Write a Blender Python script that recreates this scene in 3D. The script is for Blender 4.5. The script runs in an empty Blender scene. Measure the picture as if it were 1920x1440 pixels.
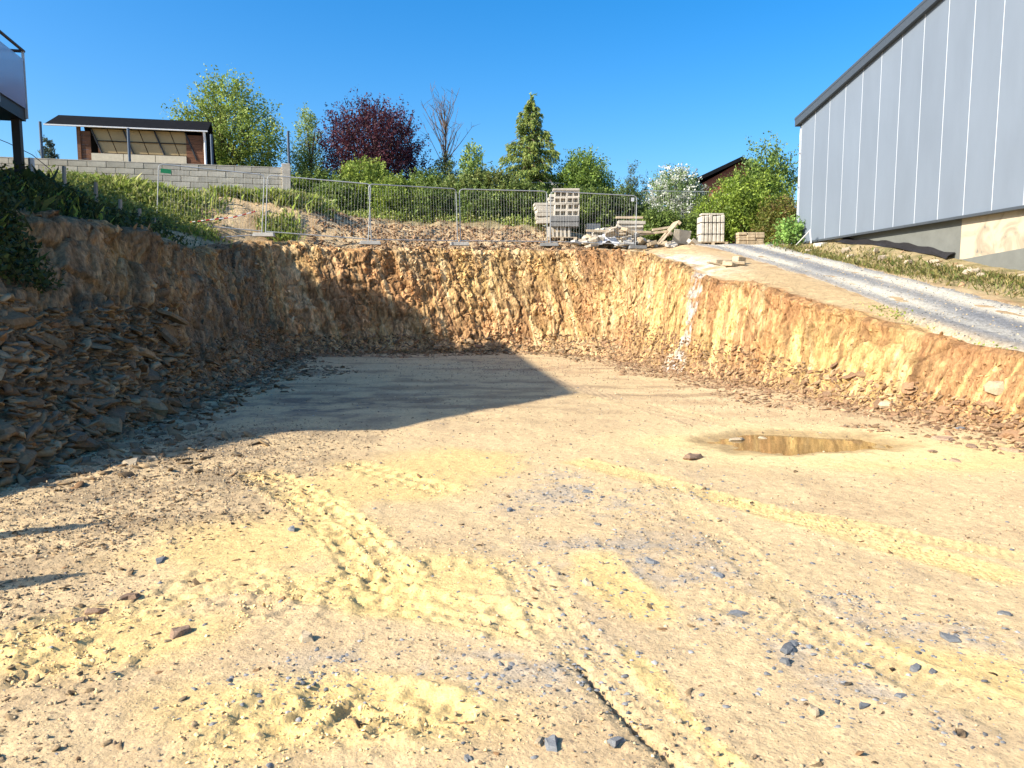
import bpy, bmesh, math, random
import numpy as np
from mathutils import Vector, Matrix

scene = bpy.context.scene
col = scene.collection
R = math.radians

# ------------------------------------------------------------------ camera
PITCH = R(6.1); FPX = 1442.0; CH = 1.7
cd = bpy.data.cameras.new('camera'); cam = bpy.data.objects.new('camera', cd); col.objects.link(cam)
cam.location = (0, 0, CH); cam.rotation_euler = (math.pi/2 - PITCH, 0, 0)
cd.sensor_width = 36; cd.sensor_fit = 'HORIZONTAL'; cd.lens = 36*FPX/1920
scene.cycles.max_bounces = 5; scene.cycles.diffuse_bounces = 3; scene.cycles.transparent_max_bounces = 6
cd.clip_start = 0.05; cd.clip_end = 2000
scene.camera = cam

# ------------------------------------------------------------------ sky, sun, exposure
SUN_EL = R(33); SUN_AZ = R(25)           # sun to the left and 25 degrees behind the viewer
to_sun = Vector((-math.cos(SUN_AZ)*math.cos(SUN_EL), -math.sin(SUN_AZ)*math.cos(SUN_EL), math.sin(SUN_EL)))
w = bpy.data.worlds.new('World'); scene.world = w; w.use_nodes = True
nt = w.node_tree; bg = nt.nodes['Background']
sky = nt.nodes.new('ShaderNodeTexSky'); sky.sky_type = 'NISHITA'; sky.sun_disc = False
sky.sun_elevation = SUN_EL
sky.sun_rotation = math.atan2(to_sun.x, to_sun.y)
sky.air_density = 1.0; sky.dust_density = 1.7; sky.ozone_density = 4.0; sky.altitude = 0
hs = nt.nodes.new('ShaderNodeHueSaturation'); hs.inputs['Saturation'].default_value = 1.4; hs.inputs['Hue'].default_value = .5
nt.links.new(sky.outputs[0], hs.inputs['Color']); nt.links.new(hs.outputs[0], bg.inputs[0])
bg.inputs[1].default_value = 0.115
sd = bpy.data.lights.new('sun', 'SUN'); so = bpy.data.objects.new('sun', sd); col.objects.link(so)
sd.energy = 4.4; sd.angle = R(0.5); sd.color = (1.0, 0.93, 0.82)
so.rotation_euler = (-to_sun).to_track_quat('-Z', 'Y').to_euler()
vs = scene.view_settings
vs.view_transform = 'Standard'; vs.look = 'None'; vs.gamma = 1; vs.exposure = 1.1; vs.use_curve_mapping = False

# ------------------------------------------------------------------ pixel helpers (photograph 1920x1440 -> place)
def ray(px, py):
    xc = (px-960)/FPX; yc = (720-py)/FPX
    return np.array([xc, math.cos(PITCH)+yc*math.sin(PITCH), -math.sin(PITCH)+yc*math.cos(PITCH)])
def at(px, py, Y):
    d = ray(px, py); return Vector(d*(Y/d[1])) + Vector((0, 0, CH))
def fl(px, py, z=0.0):
    d = ray(px, py); t = (z-CH)/d[2]; return Vector((d[0]*t, d[1]*t, z))
def X_(px, Y): return (px-960)/FPX*Y*1.0

# ------------------------------------------------------------------ noise
def _h(ix, iy, seed):
    ix = ix.astype(np.int64); iy = iy.astype(np.int64)
    n = (ix*374761393 + iy*668265263 + seed*974711 + 1013) & 0xffffffff
    n = ((n ^ (n >> 13))*1274126177) & 0xffffffff
    n = ((n ^ (n >> 16))*2246822519) & 0xffffffff
    n = n ^ (n >> 15)
    return (n & 0xffffff)/float(0x1000000)
def vn(x, y, seed=0):
    x = np.asarray(x, float); y = np.asarray(y, float)
    ix = np.floor(x); iy = np.floor(y); fx = x-ix; fy = y-iy
    fx = fx*fx*fx*(fx*(fx*6-15)+10); fy = fy*fy*fy*(fy*(fy*6-15)+10)
    a = _h(ix, iy, seed); b = _h(ix+1, iy, seed); c = _h(ix, iy+1, seed); d = _h(ix+1, iy+1, seed)
    return (a*(1-fx)+b*fx)*(1-fy)+(c*(1-fx)+d*fx)*fy*1.0
def fbm(x, y, octv=4, seed=0, gain=.5):
    s = 0; a = 1; t = 0
    for o in range(octv):
        s = s + a*(vn(x*2**o+o*17.3, y*2**o-o*9.1, seed+o)-.5); t += a; a *= gain
    return s/t*2                      # about -1..1
def ridge(x, y, octv=4, seed=0):
    s = 0; a = 1; t = 0
    for o in range(octv):
        s = s + a*(1-np.abs(vn(x*2**o+o*3.3, y*2**o-o*5.1, seed+o)*2-1)); t += a; a *= .5
    return s/t
def cells(x, y, seed=0):
    """nearest jittered cell: random id, offset to its centre, distance to the edge"""
    ix = np.floor(x); iy = np.floor(y)
    d1 = np.full(x.shape, 9.); d2 = np.full(x.shape, 9.); rid = np.zeros(x.shape); ox = np.zeros(x.shape); oy = np.zeros(x.shape)
    for dx in (-1, 0, 1):
        for dy in (-1, 0, 1):
            cx = ix+dx; cy = iy+dy
            px = cx+_h(cx, cy, seed); py = cy+_h(cx, cy, seed+77)
            d = (px-x)**2+(py-y)**2
            m = d < d1
            d2 = np.where(m, d1, np.minimum(d2, d))
            rid = np.where(m, _h(cx, cy, seed+311), rid); ox = np.where(m, x-px, ox); oy = np.where(m, y-py, oy)
            d1 = np.where(m, d, d1)
    return rid, ox, oy, np.sqrt(d2)-np.sqrt(d1)
def ss(a, b, x):
    t = np.clip((x-a)/(b-a), 0, 1); return t*t*(3-2*t)
def lerp(a, b, t): return a+(b-a)*t
def mixc(c, d, t): return c*(1-t[..., None])+np.asarray(d)*t[..., None]

# ------------------------------------------------------------------ materials
def mat(name, color=(.5, .5, .5), rough=.85, attr=False, var=.15, vscale=8., bump=0., bscale=40., bdist=.02, spec=.2, metal=0.,
        randobj=0., vdetail=6., stretch=(1, 1, 1), trans=0., extra=None):
    m = bpy.data.materials.new(name); m.use_nodes = True
    t = m.node_tree; N = t.nodes; L = t.links; b = N['Principled BSDF']
    b.inputs['Roughness'].default_value = rough; b.inputs['Metallic'].default_value = metal
    b.inputs['Specular IOR Level'].default_value = spec
    if attr:
        a = N.new('ShaderNodeAttribute'); a.attribute_name = 'Col'; src = a.outputs['Color']
    else:
        a = N.new('ShaderNodeRGB'); a.outputs[0].default_value = (*color, 1); src = a.outputs[0]
    tc = N.new('ShaderNodeTexCoord'); mp = N.new('ShaderNodeMapping'); mp.inputs['Scale'].default_value = stretch
    L.new(tc.outputs['Object'], mp.inputs[0])
    if var > 0:
        n = N.new('ShaderNodeTexNoise'); n.inputs['Scale'].default_value = vscale; n.inputs['Detail'].default_value = vdetail
        n.inputs['Roughness'].default_value = .65
        L.new(mp.outputs[0], n.inputs['Vector'])
        mr = N.new('ShaderNodeMapRange'); mr.inputs[1].default_value = .3; mr.inputs[2].default_value = .7
        mr.inputs[3].default_value = 1-var; mr.inputs[4].default_value = 1+var
        L.new(n.outputs['Fac'], mr.inputs[0])
        mx = N.new('ShaderNodeVectorMath'); mx.operation = 'SCALE'
        L.new(src, mx.inputs[0]); L.new(mr.outputs[0], mx.inputs['Scale']); src = mx.outputs[0]
    if randobj > 0:
        oi = N.new('ShaderNodeObjectInfo'); mr2 = N.new('ShaderNodeMapRange')
        mr2.inputs[3].default_value = 1-randobj; mr2.inputs[4].default_value = 1+randobj
        L.new(oi.outputs['Random'], mr2.inputs[0])
        mx = N.new('ShaderNodeVectorMath'); mx.operation = 'SCALE'
        L.new(src, mx.inputs[0]); L.new(mr2.outputs[0], mx.inputs['Scale']); src = mx.outputs[0]
    L.new(src, b.inputs['Base Color'])
    if bump > 0:
        n2 = N.new('ShaderNodeTexNoise'); n2.inputs['Scale'].default_value = bscale; n2.inputs['Detail'].default_value = 8
        n2.inputs['Roughness'].default_value = .7
        L.new(mp.outputs[0], n2.inputs['Vector'])
        bp = N.new('ShaderNodeBump'); bp.inputs['Strength'].default_value = bump; bp.inputs['Distance'].default_value = bdist
        L.new(n2.outputs['Fac'], bp.inputs['Height']); L.new(bp.outputs[0], b.inputs['Normal'])
    if trans > 0:
        tr = N.new('ShaderNodeBsdfTranslucent'); L.new(src, tr.inputs['Color'])
        ms = N.new('ShaderNodeMixShader'); ms.inputs[0].default_value = trans
        L.new(b.outputs[0], ms.inputs[1]); L.new(tr.outputs[0], ms.inputs[2]); L.new(ms.outputs[0], N['Material Output'].inputs[0])
    if extra: extra(t, b, src)
    return m

M = {}
def _grains(t, b, src):                    # grit: small chips of other colours and a pebbly relief
    N = t.nodes; L = t.links; tc = N.new('ShaderNodeTexCoord'); out = src; h = None
    for sc, thr, c in ((34, .90, (.30, .21, .13, 1)), (80, .86, (.27, .21, .15, 1)), (150, .80, (.36, .27, .17, 1))):
        v = N.new('ShaderNodeTexVoronoi'); v.inputs['Scale'].default_value = sc; L.new(tc.outputs['Object'], v.inputs['Vector'])
        sx = N.new('ShaderNodeSeparateColor'); L.new(v.outputs['Color'], sx.inputs[0])
        gt = N.new('ShaderNodeMath'); gt.operation = 'GREATER_THAN'; gt.inputs[1].default_value = thr; L.new(sx.outputs[0], gt.inputs[0])
        lt = N.new('ShaderNodeMath'); lt.operation = 'LESS_THAN'; lt.inputs[1].default_value = .36; L.new(v.outputs['Distance'], lt.inputs[0])
        mu = N.new('ShaderNodeMath'); mu.operation = 'MULTIPLY'; L.new(gt.outputs[0], mu.inputs[0]); L.new(lt.outputs[0], mu.inputs[1])
        m2 = N.new('ShaderNodeMath'); m2.operation = 'MULTIPLY'; m2.inputs[1].default_value = .7; L.new(mu.outputs[0], m2.inputs[0])
        mx = N.new('ShaderNodeMix'); mx.data_type = 'RGBA'; L.new(m2.outputs[0], mx.inputs[0]); L.new(out, mx.inputs[6]); mx.inputs[7].default_value = c; out = mx.outputs[2]
        if sc == 34: h = mu.outputs[0]
    L.new(out, b.inputs['Base Color'])
    v = N.new('ShaderNodeTexVoronoi'); v.inputs['Scale'].default_value = 62; v.feature = 'SMOOTH_F1'; L.new(tc.outputs['Object'], v.inputs['Vector'])
    old = b.inputs['Normal'].links[0].from_node
    bp = N.new('ShaderNodeBump'); bp.inputs['Strength'].default_value = .45; bp.inputs['Distance'].default_value = .006; bp.invert = True
    L.new(v.outputs['Distance'], bp.inputs['Height']); L.new(old.outputs[0], bp.inputs['Normal']); L.new(bp.outputs[0], b.inputs['Normal'])
M['floor'] = mat('sandy_floor', attr=True, var=.2, vscale=22, vdetail=10, bump=.7, bscale=30, bdist=.014, rough=.95, spec=.08, extra=_grains)
def _streaks(t, b, src):                   # fine scraped streaks, splintered chips and their relief
    N = t.nodes; L = t.links; tc = N.new('ShaderNodeTexCoord'); mp = N.new('ShaderNodeMapping'); mp.inputs['Scale'].default_value = (1, 1, .26); mp.inputs['Rotation'].default_value = (.12, .1, 0)
    L.new(tc.outputs['Object'], mp.inputs[0]); n = N.new('ShaderNodeTexNoise'); n.inputs['Scale'].default_value = 26; n.inputs['Detail'].default_value = 6; n.inputs['Roughness'].default_value = .7; L.new(mp.outputs[0], n.inputs['Vector'])
    v = N.new('ShaderNodeTexVoronoi'); v.inputs['Scale'].default_value = 9; v.inputs['Randomness'].default_value = 1; mp2 = N.new('ShaderNodeMapping'); mp2.inputs['Scale'].default_value = (1, 1, .55); mp2.inputs['Rotation'].default_value = (.4, .3, .2); L.new(tc.outputs['Object'], mp2.inputs[0]); L.new(mp2.outputs[0], v.inputs['Vector'])
    sx = N.new('ShaderNodeSeparateColor'); L.new(v.outputs['Color'], sx.inputs[0])
    mr = N.new('ShaderNodeMapRange'); mr.inputs[1].default_value = .32; mr.inputs[2].default_value = .68; mr.inputs[3].default_value = .68; mr.inputs[4].default_value = 1.3; L.new(n.outputs['Fac'], mr.inputs[0])
    mr2 = N.new('ShaderNodeMapRange'); mr2.inputs[3].default_value = .78; mr2.inputs[4].default_value = 1.2; L.new(sx.outputs[0], mr2.inputs[0])
    mu = N.new('ShaderNodeMath'); mu.operation = 'MULTIPLY'; L.new(mr.outputs[0], mu.inputs[0]); L.new(mr2.outputs[0], mu.inputs[1])
    sc = N.new('ShaderNodeVectorMath'); sc.operation = 'SCALE'; L.new(src, sc.inputs[0]); L.new(mu.outputs[0], sc.inputs['Scale']); L.new(sc.outputs[0], b.inputs['Base Color'])
    ad = N.new('ShaderNodeMath'); ad.operation = 'ADD'; L.new(n.outputs['Fac'], ad.inputs[0]); L.new(sx.outputs[1], ad.inputs[1])
    old = b.inputs['Normal'].links[0].from_node; bp = N.new('ShaderNodeBump'); bp.inputs['Strength'].default_value = .8; bp.inputs['Distance'].default_value = .045; L.new(ad.outputs[0], bp.inputs['Height']); L.new(old.outputs[0], bp.inputs['Normal']); L.new(bp.outputs[0], b.inputs['Normal'])
M['bank'] = mat('shale_bank', extra=_streaks, attr=True, var=.42, vscale=9, vdetail=10, stretch=(1, 1, .3), bump=1.0, bscale=14, bdist=.07, rough=.95, spec=.1)
M['soil'] = mat('upper_soil', attr=True, var=.3, vscale=7, vdetail=10, bump=1.0, bscale=16, bdist=.06, rough=.95, spec=.1)
M['gravel'] = mat('road_gravel', attr=True, var=.35, vscale=30, vdetail=9, bump=1.0, bscale=45, bdist=.03, rough=.9, spec=.15)
M['stone'] = mat('shale_stone', attr=True, var=.3, vscale=12, bump=.6, bscale=30, bdist=.02, rough=.9, spec=.15, randobj=.25)
M['slate'] = mat('blue_slate', (.165, .17, .17), var=.25, vscale=14, bump=.5, bscale=40, bdist=.01, rough=.75, spec=.3, randobj=.2)
M['brownstone'] = mat('brown_stone', (.30, .2, .13), var=.35, vscale=14, bump=.6, bscale=30, bdist=.015, rough=.9, randobj=.2)
M['palestone'] = mat('pale_stone', (.43, .34, .22), var=.25, vscale=14, bump=.5, bscale=30, bdist=.012, rough=.9, randobj=.15)
M['leaf'] = mat('leaves', attr=True, var=0, rough=.55, spec=.3, trans=.35)
M['blade'] = mat('grass_blades', attr=True, var=0, rough=.6, spec=.25, trans=.3)
M['dockleaf'] = mat('dock_leaf', (.05, .085, .025), var=.2, rough=.5, trans=.25)
M['bark'] = mat('bark', (.14, .1, .07), var=.4, vscale=20, stretch=(1, 1, .2), bump=.6, bscale=30)
M['block'] = mat('concrete_block', (.47, .43, .345), var=.16, vscale=6, bump=.5, bscale=60, bdist=.006, rough=.95, randobj=.14)
M['concrete'] = mat('concrete', (.42, .40, .35), var=.18, vscale=7, bump=.4, bscale=50, bdist=.006, rough=.95)
M['pconcrete'] = mat('pale_concrete', (.52, .47, .38), var=.22, vscale=7, bump=.4, bscale=40, bdist=.008, rough=.95, randobj=.12)
M['dconcrete'] = mat('grey_concrete', (.2, .2, .19), var=.2, vscale=7, bump=.4, bscale=50, bdist=.006, rough=.95)
M['mortar'] = mat('mortar', (.17, .155, .13), var=.15, vscale=12, bump=.4, rough=.95)
M['clad'] = mat('grey_cladding', (.16, .19, .225), var=.07, vscale=.9, stretch=(1, 1, .3), randobj=.035, rough=.5, spec=.35, bump=.12, bscale=160, bdist=.002)
M['joint'] = mat('panel_joint', (.6, .63, .66), var=0, rough=.5, spec=.4)
M['fascia'] = mat('grey_trim', (.055, .065, .075), var=.05, rough=.45, spec=.4)
M['dark'] = mat('dark_membrane', (.02, .018, .018), var=.15, rough=.6, spec=.3)
M['coat'] = mat('grey_foundation_coat', (.15, .155, .138), var=.1, vscale=3, stretch=(1, 1, 1), bump=.3, bscale=20, bdist=.01, rough=.8)
M['zinc'] = mat('zinc', (.55, .57, .6), var=.06, rough=.4, metal=.6, spec=.5)
M['galv'] = mat('galvanised_steel', (.42, .43, .42), var=.08, rough=.5, metal=.35, spec=.5)
M['steelblue'] = mat('painted_post', (.08, .11, .15), var=.1, rough=.5)
M['blacksteel'] = mat('dark_steel', (.02, .021, .023), var=.1, rough=.45, spec=.4)
M['rail'] = mat('brown_rail', (.05, .03, .025), var=.1, rough=.4)
M['wood'] = mat('brown_planks', (.16, .075, .04), var=.35, vscale=4, stretch=(1, 1, 8), rough=.7, randobj=.12)
M['greywood'] = mat('weathered_wood', (.34, .29, .22), var=.3, vscale=6, stretch=(1, 1, .3), rough=.9, bump=.3, bscale=30, randobj=.15)
M['palewood'] = mat('pale_wood', (.5, .4, .27), var=.25, vscale=5, rough=.9, randobj=.15)
M['roofblack'] = mat('bitumen_roof', (.012, .0125, .014), var=.2, vscale=6, rough=.9, spec=.03)
M['white'] = mat('white_trim', (.75, .76, .76), var=.04, rough=.5)
M['tan'] = mat('tan_screen', (.40, .29, .14), var=.12, vscale=1.5, rough=.55, spec=.3)
M['cream'] = mat('cream_board', (.6, .54, .4), var=.1, rough=.8)
M['redbrick'] = mat('red_brown_render', (.28, .1, .06), var=.15, rough=.9)
M['housewhite'] = mat('white_render', (.7, .69, .66), var=.06, rough=.9)
M['green'] = mat('green_tag', (.02, .22, .09), var=.05, rough=.5)
M['redtape'] = mat('red_white_tape', (.6, .5, .45), var=0, rough=.6)
M['tarp'] = mat('white_tarp', (.72, .74, .76), var=.06, rough=.5, bump=.2, bscale=6, bdist=.05)

def _tape(t, b, src):
    N = t.nodes; L = t.links
    tc = N.new('ShaderNodeTexCoord'); wv = N.new('ShaderNodeTexWave'); wv.inputs['Scale'].default_value = 1.2
    L.new(tc.outputs['Object'], wv.inputs['Vector'])
    cr = N.new('ShaderNodeValToRGB'); cr.color_ramp.interpolation = 'CONSTANT'
    cr.color_ramp.elements[0].color = (.5, .05, .04, 1); cr.color_ramp.elements[1].color = (.75, .73, .7, 1); cr.color_ramp.elements[1].position = .45
    L.new(wv.outputs['Color'], cr.inputs[0]); L.new(cr.outputs[0], b.inputs['Base Color'])
M['redtape'] = mat('red_white_tape', (.6, .5, .45), var=0, rough=.6, extra=_tape)

def _render(t, b, src):                    # cream parge coat with grey smears where the coat flaked off
    N = t.nodes; L = t.links
    tc = N.new('ShaderNodeTexCoord'); n = N.new('ShaderNodeTexNoise'); n.inputs['Scale'].default_value = 1.9; n.inputs['Detail'].default_value = 5
    n.inputs['Distortion'].default_value = 1.2
    L.new(tc.outputs['Object'], n.inputs['Vector'])
    cr = N.new('ShaderNodeValToRGB'); e = cr.color_ramp.elements
    e[0].position = .31; e[0].color = (.13, .13, .12, 1); e[1].position = .36; e[1].color = (.30, .25, .18, 1)
    x = cr.color_ramp.elements.new(.56); x.color = (.46, .39, .28, 1)
    L.new(n.outputs['Fac'], cr.inputs[0]); L.new(cr.outputs[0], b.inputs['Base Color'])
M['parge'] = mat('cream_parge', (.6, .5, .4), var=0, rough=.9, bump=.4, bscale=18, bdist=.01, extra=_render)

def _glass():
    m = bpy.data.materials.new('railing_glass'); m.use_nodes = True
    N = m.node_tree.nodes; L = m.node_tree.links; b = N['Principled BSDF']
    b.inputs['Base Color'].default_value = (.32, .4, .55, 1); b.inputs['Roughness'].default_value = .08
    b.inputs['Alpha'].default_value = .75; b.inputs['Specular IOR Level'].default_value = .6
    return m
M['glass'] = _glass()
def _water():
    m = bpy.data.materials.new('muddy_water'); m.use_nodes = True
    N = m.node_tree.nodes; L = m.node_tree.links; b = N['Principled BSDF']
    b.inputs['Base Color'].default_value = (.2, .125, .045, 1); b.inputs['Roughness'].default_value = .04
    b.inputs['Specular IOR Level'].default_value = .5; b.inputs['IOR'].default_value = 1.33
    n = N.new('ShaderNodeTexNoise'); n.inputs['Scale'].default_value = 9; bp = N.new('ShaderNodeBump')
    bp.inputs['Strength'].default_value = .08; bp.inputs['Distance'].default_value = .01
    L.new(n.outputs['Fac'], bp.inputs['Height']); L.new(bp.outputs[0], b.inputs['Normal'])
    return m
M['water'] = _water()

# ------------------------------------------------------------------ object helpers
def link(o, parent=None):
    col.objects.link(o)
    if parent: o.parent = parent
    return o
def tag(o, label=None, cat=None, group=None, kind=None):
    if label: o['label'] = label
    if cat: o['category'] = cat
    if group: o['group'] = group
    if kind: o['kind'] = kind
    return o
def empty(name, loc=(0, 0, 0), rz=0.):
    o = bpy.data.objects.new(name, None); o.location = loc; o.rotation_euler = (0, 0, rz); o.empty_display_size = .2
    return link(o)
def mesh_np(name, V, F, material, parent=None, colr=None, smooth=False, cols_face=None):
    """V (n,3); F (m,k) all faces the same size"""
    V = np.ascontiguousarray(V, dtype=np.float32); F = np.ascontiguousarray(F, dtype=np.int32)
    me = bpy.data.meshes.new(name); k = F.shape[1]
    me.vertices.add(len(V)); me.vertices.foreach_set('co', V.ravel())
    me.loops.add(F.size); me.loops.foreach_set('vertex_index', F.ravel())
    me.polygons.add(len(F)); me.polygons.foreach_set('loop_start', np.arange(0, F.size, k, dtype=np.int32))
    if smooth: me.polygons.foreach_set('use_smooth', np.ones(len(F), dtype=bool))
    if colr is not None:
        a = me.color_attributes.new('Col', 'FLOAT_COLOR', 'POINT')
        c4 = np.ones((len(V), 4), dtype=np.float32); c4[:, :3] = np.clip(colr, 0, 1); a.data.foreach_set('color', c4.ravel())
    me.update(); me.validate()
    me.materials.append(M[material])
    o = bpy.data.objects.new(name, me); return link(o, parent)
def grid_faces(nu, nv):
    a = np.arange(nu*nv).reshape(nu, nv)
    return np.stack([a[:-1, :-1], a[1:, :-1], a[1:, 1:], a[:-1, 1:]], -1).reshape(-1, 4)

class MB:
    def __init__(s): s.v = []; s.f = []
    def add(s, vs, fs):
        b = len(s.v); s.v += [tuple(p) for p in vs]; s.f += [tuple(i+b for i in f) for f in fs]; return s
    def box(s, c, d, rot=None):
        x, y, z = d[0]/2, d[1]/2, d[2]/2
        vs = [Vector(p) for p in ((-x, -y, -z), (x, -y, -z), (x, y, -z), (-x, y, -z), (-x, -y, z), (x, -y, z), (x, y, z), (-x, y, z))]
        if rot is not None: vs = [rot @ p for p in vs]
        c = Vector(c)
        return s.add([p+c for p in vs], [(0, 3, 2, 1), (4, 5, 6, 7), (0, 1, 5, 4), (1, 2, 6, 5), (2, 3, 7, 6), (3, 0, 4, 7)])
    def bbox(s, x0, x1, y0, y1, z0, z1): return s.box(((x0+x1)/2, (y0+y1)/2, (z0+z1)/2), (x1-x0, y1-y0, z1-z0))
    def tube(s, pts, r, n=6, cap=True):
        pts = [Vector(p) for p in pts]; rs = r if isinstance(r, (list, tuple)) else [r]*len(pts)
        vs = []
        for i, p in enumerate(pts):
            d = (pts[min(i+1, len(pts)-1)]-pts[max(i-1, 0)]).normalized()
            a = d.orthogonal().normalized() if i == 0 else (pa - d*pa.dot(d)).normalized()
            pa = a; b = d.cross(a)
            for k in range(n):
                t = 2*math.pi*k/n; vs.append(p+(a*math.cos(t)+b*math.sin(t))*rs[i])
        fs = [(i*n+k, i*n+(k+1) % n, (i+1)*n+(k+1) % n, (i+1)*n+k) for i in range(len(pts)-1) for k in range(n)]
        if cap: fs += [tuple(range(n))[::-1], tuple(range((len(pts)-1)*n, len(pts)*n))]
        return s.add(vs, fs)
    def prism(s, poly, axis, t0, t1):
        """poly of 2D points extruded along axis 'x','y' or 'z' from t0 to t1"""
        def P(p, t):
            return {'x': (t, p[0], p[1]), 'y': (p[0], t, p[1]), 'z': (p[0], p[1], t)}[axis]
        n = len(poly); vs = [P(p, t0) for p in poly]+[P(p, t1) for p in poly]
        fs = [tuple(range(n))[::-1], tuple(range(n, 2*n))]+[(k, (k+1) % n, n+(k+1) % n, n+k) for k in range(n)]
        return s.add(vs, fs)
    def build(s, name, material, parent=None, bevel=0., smooth=False):
        me = bpy.data.meshes.new(name); me.from_pydata(s.v, [], s.f); me.update()
        bm = bmesh.new(); bm.from_mesh(me); bmesh.ops.recalc_face_normals(bm, faces=bm.faces)
        if bevel: bmesh.ops.bevel(bm, geom=list(bm.edges), offset=bevel, segments=1, affect='EDGES', clamp_overlap=True)
        if smooth:
            for f in bm.faces: f.smooth = True
        bm.to_mesh(me); bm.free(); me.materials.append(M[material])
        return link(bpy.data.objects.new(name, me), parent)
def copy(o, parent=None, name=None):
    c = o.copy()
    if name: c.name = name
    return link(c, parent)
def copy_tree(o, parent=None):
    c = copy(o, parent)
    for ch in list(o.children): copy_tree(ch, c)
    return c

rng = np.random.default_rng(7); random.seed(11)

# ================================================================== TERRAIN
# stations round the excavation: toe x,y | rim x,y,z | outward dir of the ground beyond | steepness
ST = [(-5.2, -5, -8.2, -5, .25, -1, -.25, 0), (-4.9, 3, -8.2, 3, 1.0, -1, -.1, 0), (-4.75, 7, -8.3, 8, 3.45, -1, 0, 0), (-5.1, 10.2, -7.75, 11, 3.1, -1, .02, .5),
      (-5.45, 13.4, -7.35, 13.5, 3.05, -1, .05, 1), (-5.9, 17, -7.75, 17, 3.05, -1, .1, 1), (-6.4, 20.2, -8.45, 20.3, 3.1, -1, .2, 1),
      (-6.9, 23.0, -8.95, 23.6, 3.45, -1, .5, 1), (-6.6, 24.5, -8.3, 26.0, 3.68, -.6, 1, 1), (-5.2, 25.1, -5.9, 26.5, 3.55, -.2, 1, 1),
      (-3, 25.5, -3.2, 27.1, 3.5, -.05, 1, 1), (-1, 25.7, -1.1, 27.6, 3.5, .02, 1, 1), (1.5, 25.0, 1.9, 28.0, 3.5, .12, 1, 1),
      (2.75, 22.9, 4.35, 27.4, 3.42, .4, 1, .8), (3.35, 20.8, 4.9, 24.5, 3.0, 1, .6, .8), (3.8, 19.0, 5.05, 21, 2.55, 1, .25, .9), (4.35, 17, 5.25, 18.4, 2.22, 1, .12, .9),
      (4.95, 15, 5.75, 15.5, 1.78, 1, .05, .9), (5.35, 12.8, 6.2, 13, 1.42, 1, 0, .8), (5.95, 11, 6.6, 10.8, 1.1, 1, 0, .6), (6.3, 9.2, 6.9, 8.8, .8, 1, 0, .5),
      (6.6, 6, 7.0, 6, .42, 1, -.05, .3), (6.8, 3, 7.1, 3, .04, 1, -.15, .2)]
ST = np.array(ST, float)
def catmull(P, n):
    P = np.vstack([2*P[0]-P[1], P, 2*P[-1]-P[-2]]); out = []
    seg = len(P)-3
    t = np.linspace(0, seg, n); i = np.minimum(t.astype(int), seg-1); f = (t-i)[:, None]
    p0, p1, p2, p3 = P[i], P[i+1], P[i+2], P[i+3]
    return .5*((2*p1)+(-p0+p2)*f+(2*p0-5*p1+4*p2-p3)*f**2+(-p0+3*p1-3*p2+p3)*f**3)
SC = catmull(ST, 4000)
mid = (SC[:, :2]+SC[:, 2:4])/2
arc = np.concatenate([[0], np.cumsum(np.hypot(*np.diff(mid, axis=0).T))])
NU = 2000
# finer along the part seen, coarser behind the viewer
uu = np.interp(np.linspace(0, 1, NU), [0, .04, 1], [0, 10., arc[-1]])
S = np.stack([np.interp(uu, arc, SC[:, k]) for k in range(8)], 1)
od = S[:, 5:7]/np.linalg.norm(S[:, 5:7], axis=1)[:, None]
def u_of_station(k): return np.interp(k/(len(ST)-1)*3999, np.arange(4000), arc)
U_LB = u_of_station(7.6); U_BR = u_of_station(13.3)

def roadz(Y): return 3.85-.145*np.maximum(29.2-Y, 0)-.0*Y
# ground beyond the rim: thin-plate spline through surveyed heights
CP = [(x, y, z) for (_, _, x, y, z, _, _, _) in ST]
CP += [(-11.7, 25.3, 4.35), (-8.35, 26.0+.3, 3.8), (-4.87, 26.8, 3.58), (-1.92, 28.4, 3.62), (1.42, 29.2, 3.66), (4.92, 30.2, 3.7),
       (-18, 26, 5.6), (-13, 27, 5.6), (-8.3, 28.3, 5.25), (-14, 23, 5.0), (-10, 22, 3.7), (-9.7, 15, 3.95), (-12, 15, 4.1), (-12, 8, 3.8), (-12, 0, .8), (-18, 8, 4.1), (-18, 18, 4.9),
       (-4.6, 32.5, 5.0), (-2, 33, 5.05), (1, 33.3, 4.9), (-6.6, 31.8, 5.1), (-5.2, 29.4, 4.5), (-2.0, 30.6, 4.4), (1.2, 31.2, 4.2),
       (3.5, 32, 4.0), (6, 32, 4.0), (9, 32, 4.0), (12, 33, 4.1), (5, 38, 4.8), (0, 40, 5.2), (-12, 36, 5.6), (-22, 36, 5.6), (12, 40, 4.6), (20, 36, 4.3),
       (7, 26, 3.38), (9.6, 26, 3.5), (7, 20, 2.52), (9.8, 20, 2.7), (7, 14, 1.65), (10.4, 26, 3.66), (10.85, 21.3, 3.08), (11.05, 18.7, 2.58), (11.25, 17, 2.3), (10.6, 14, 1.9), (7.2, 8, .78), (11, 8, 1.0), (11.6, 4, .4), (16, 15, 2), (18, 25, 3.5), (20, 5, .6),
       (-40, 20, 5), (-40, 50, 5.4), (0, 60, 5.2), (40, 50, 4.4), (40, 15, 2.0), (-40, -10, 1)]
CP = np.array(CP)
def tps_k(r2): return np.where(r2 > 1e-9, r2*np.log(np.maximum(r2, 1e-9)), 0)
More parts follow.
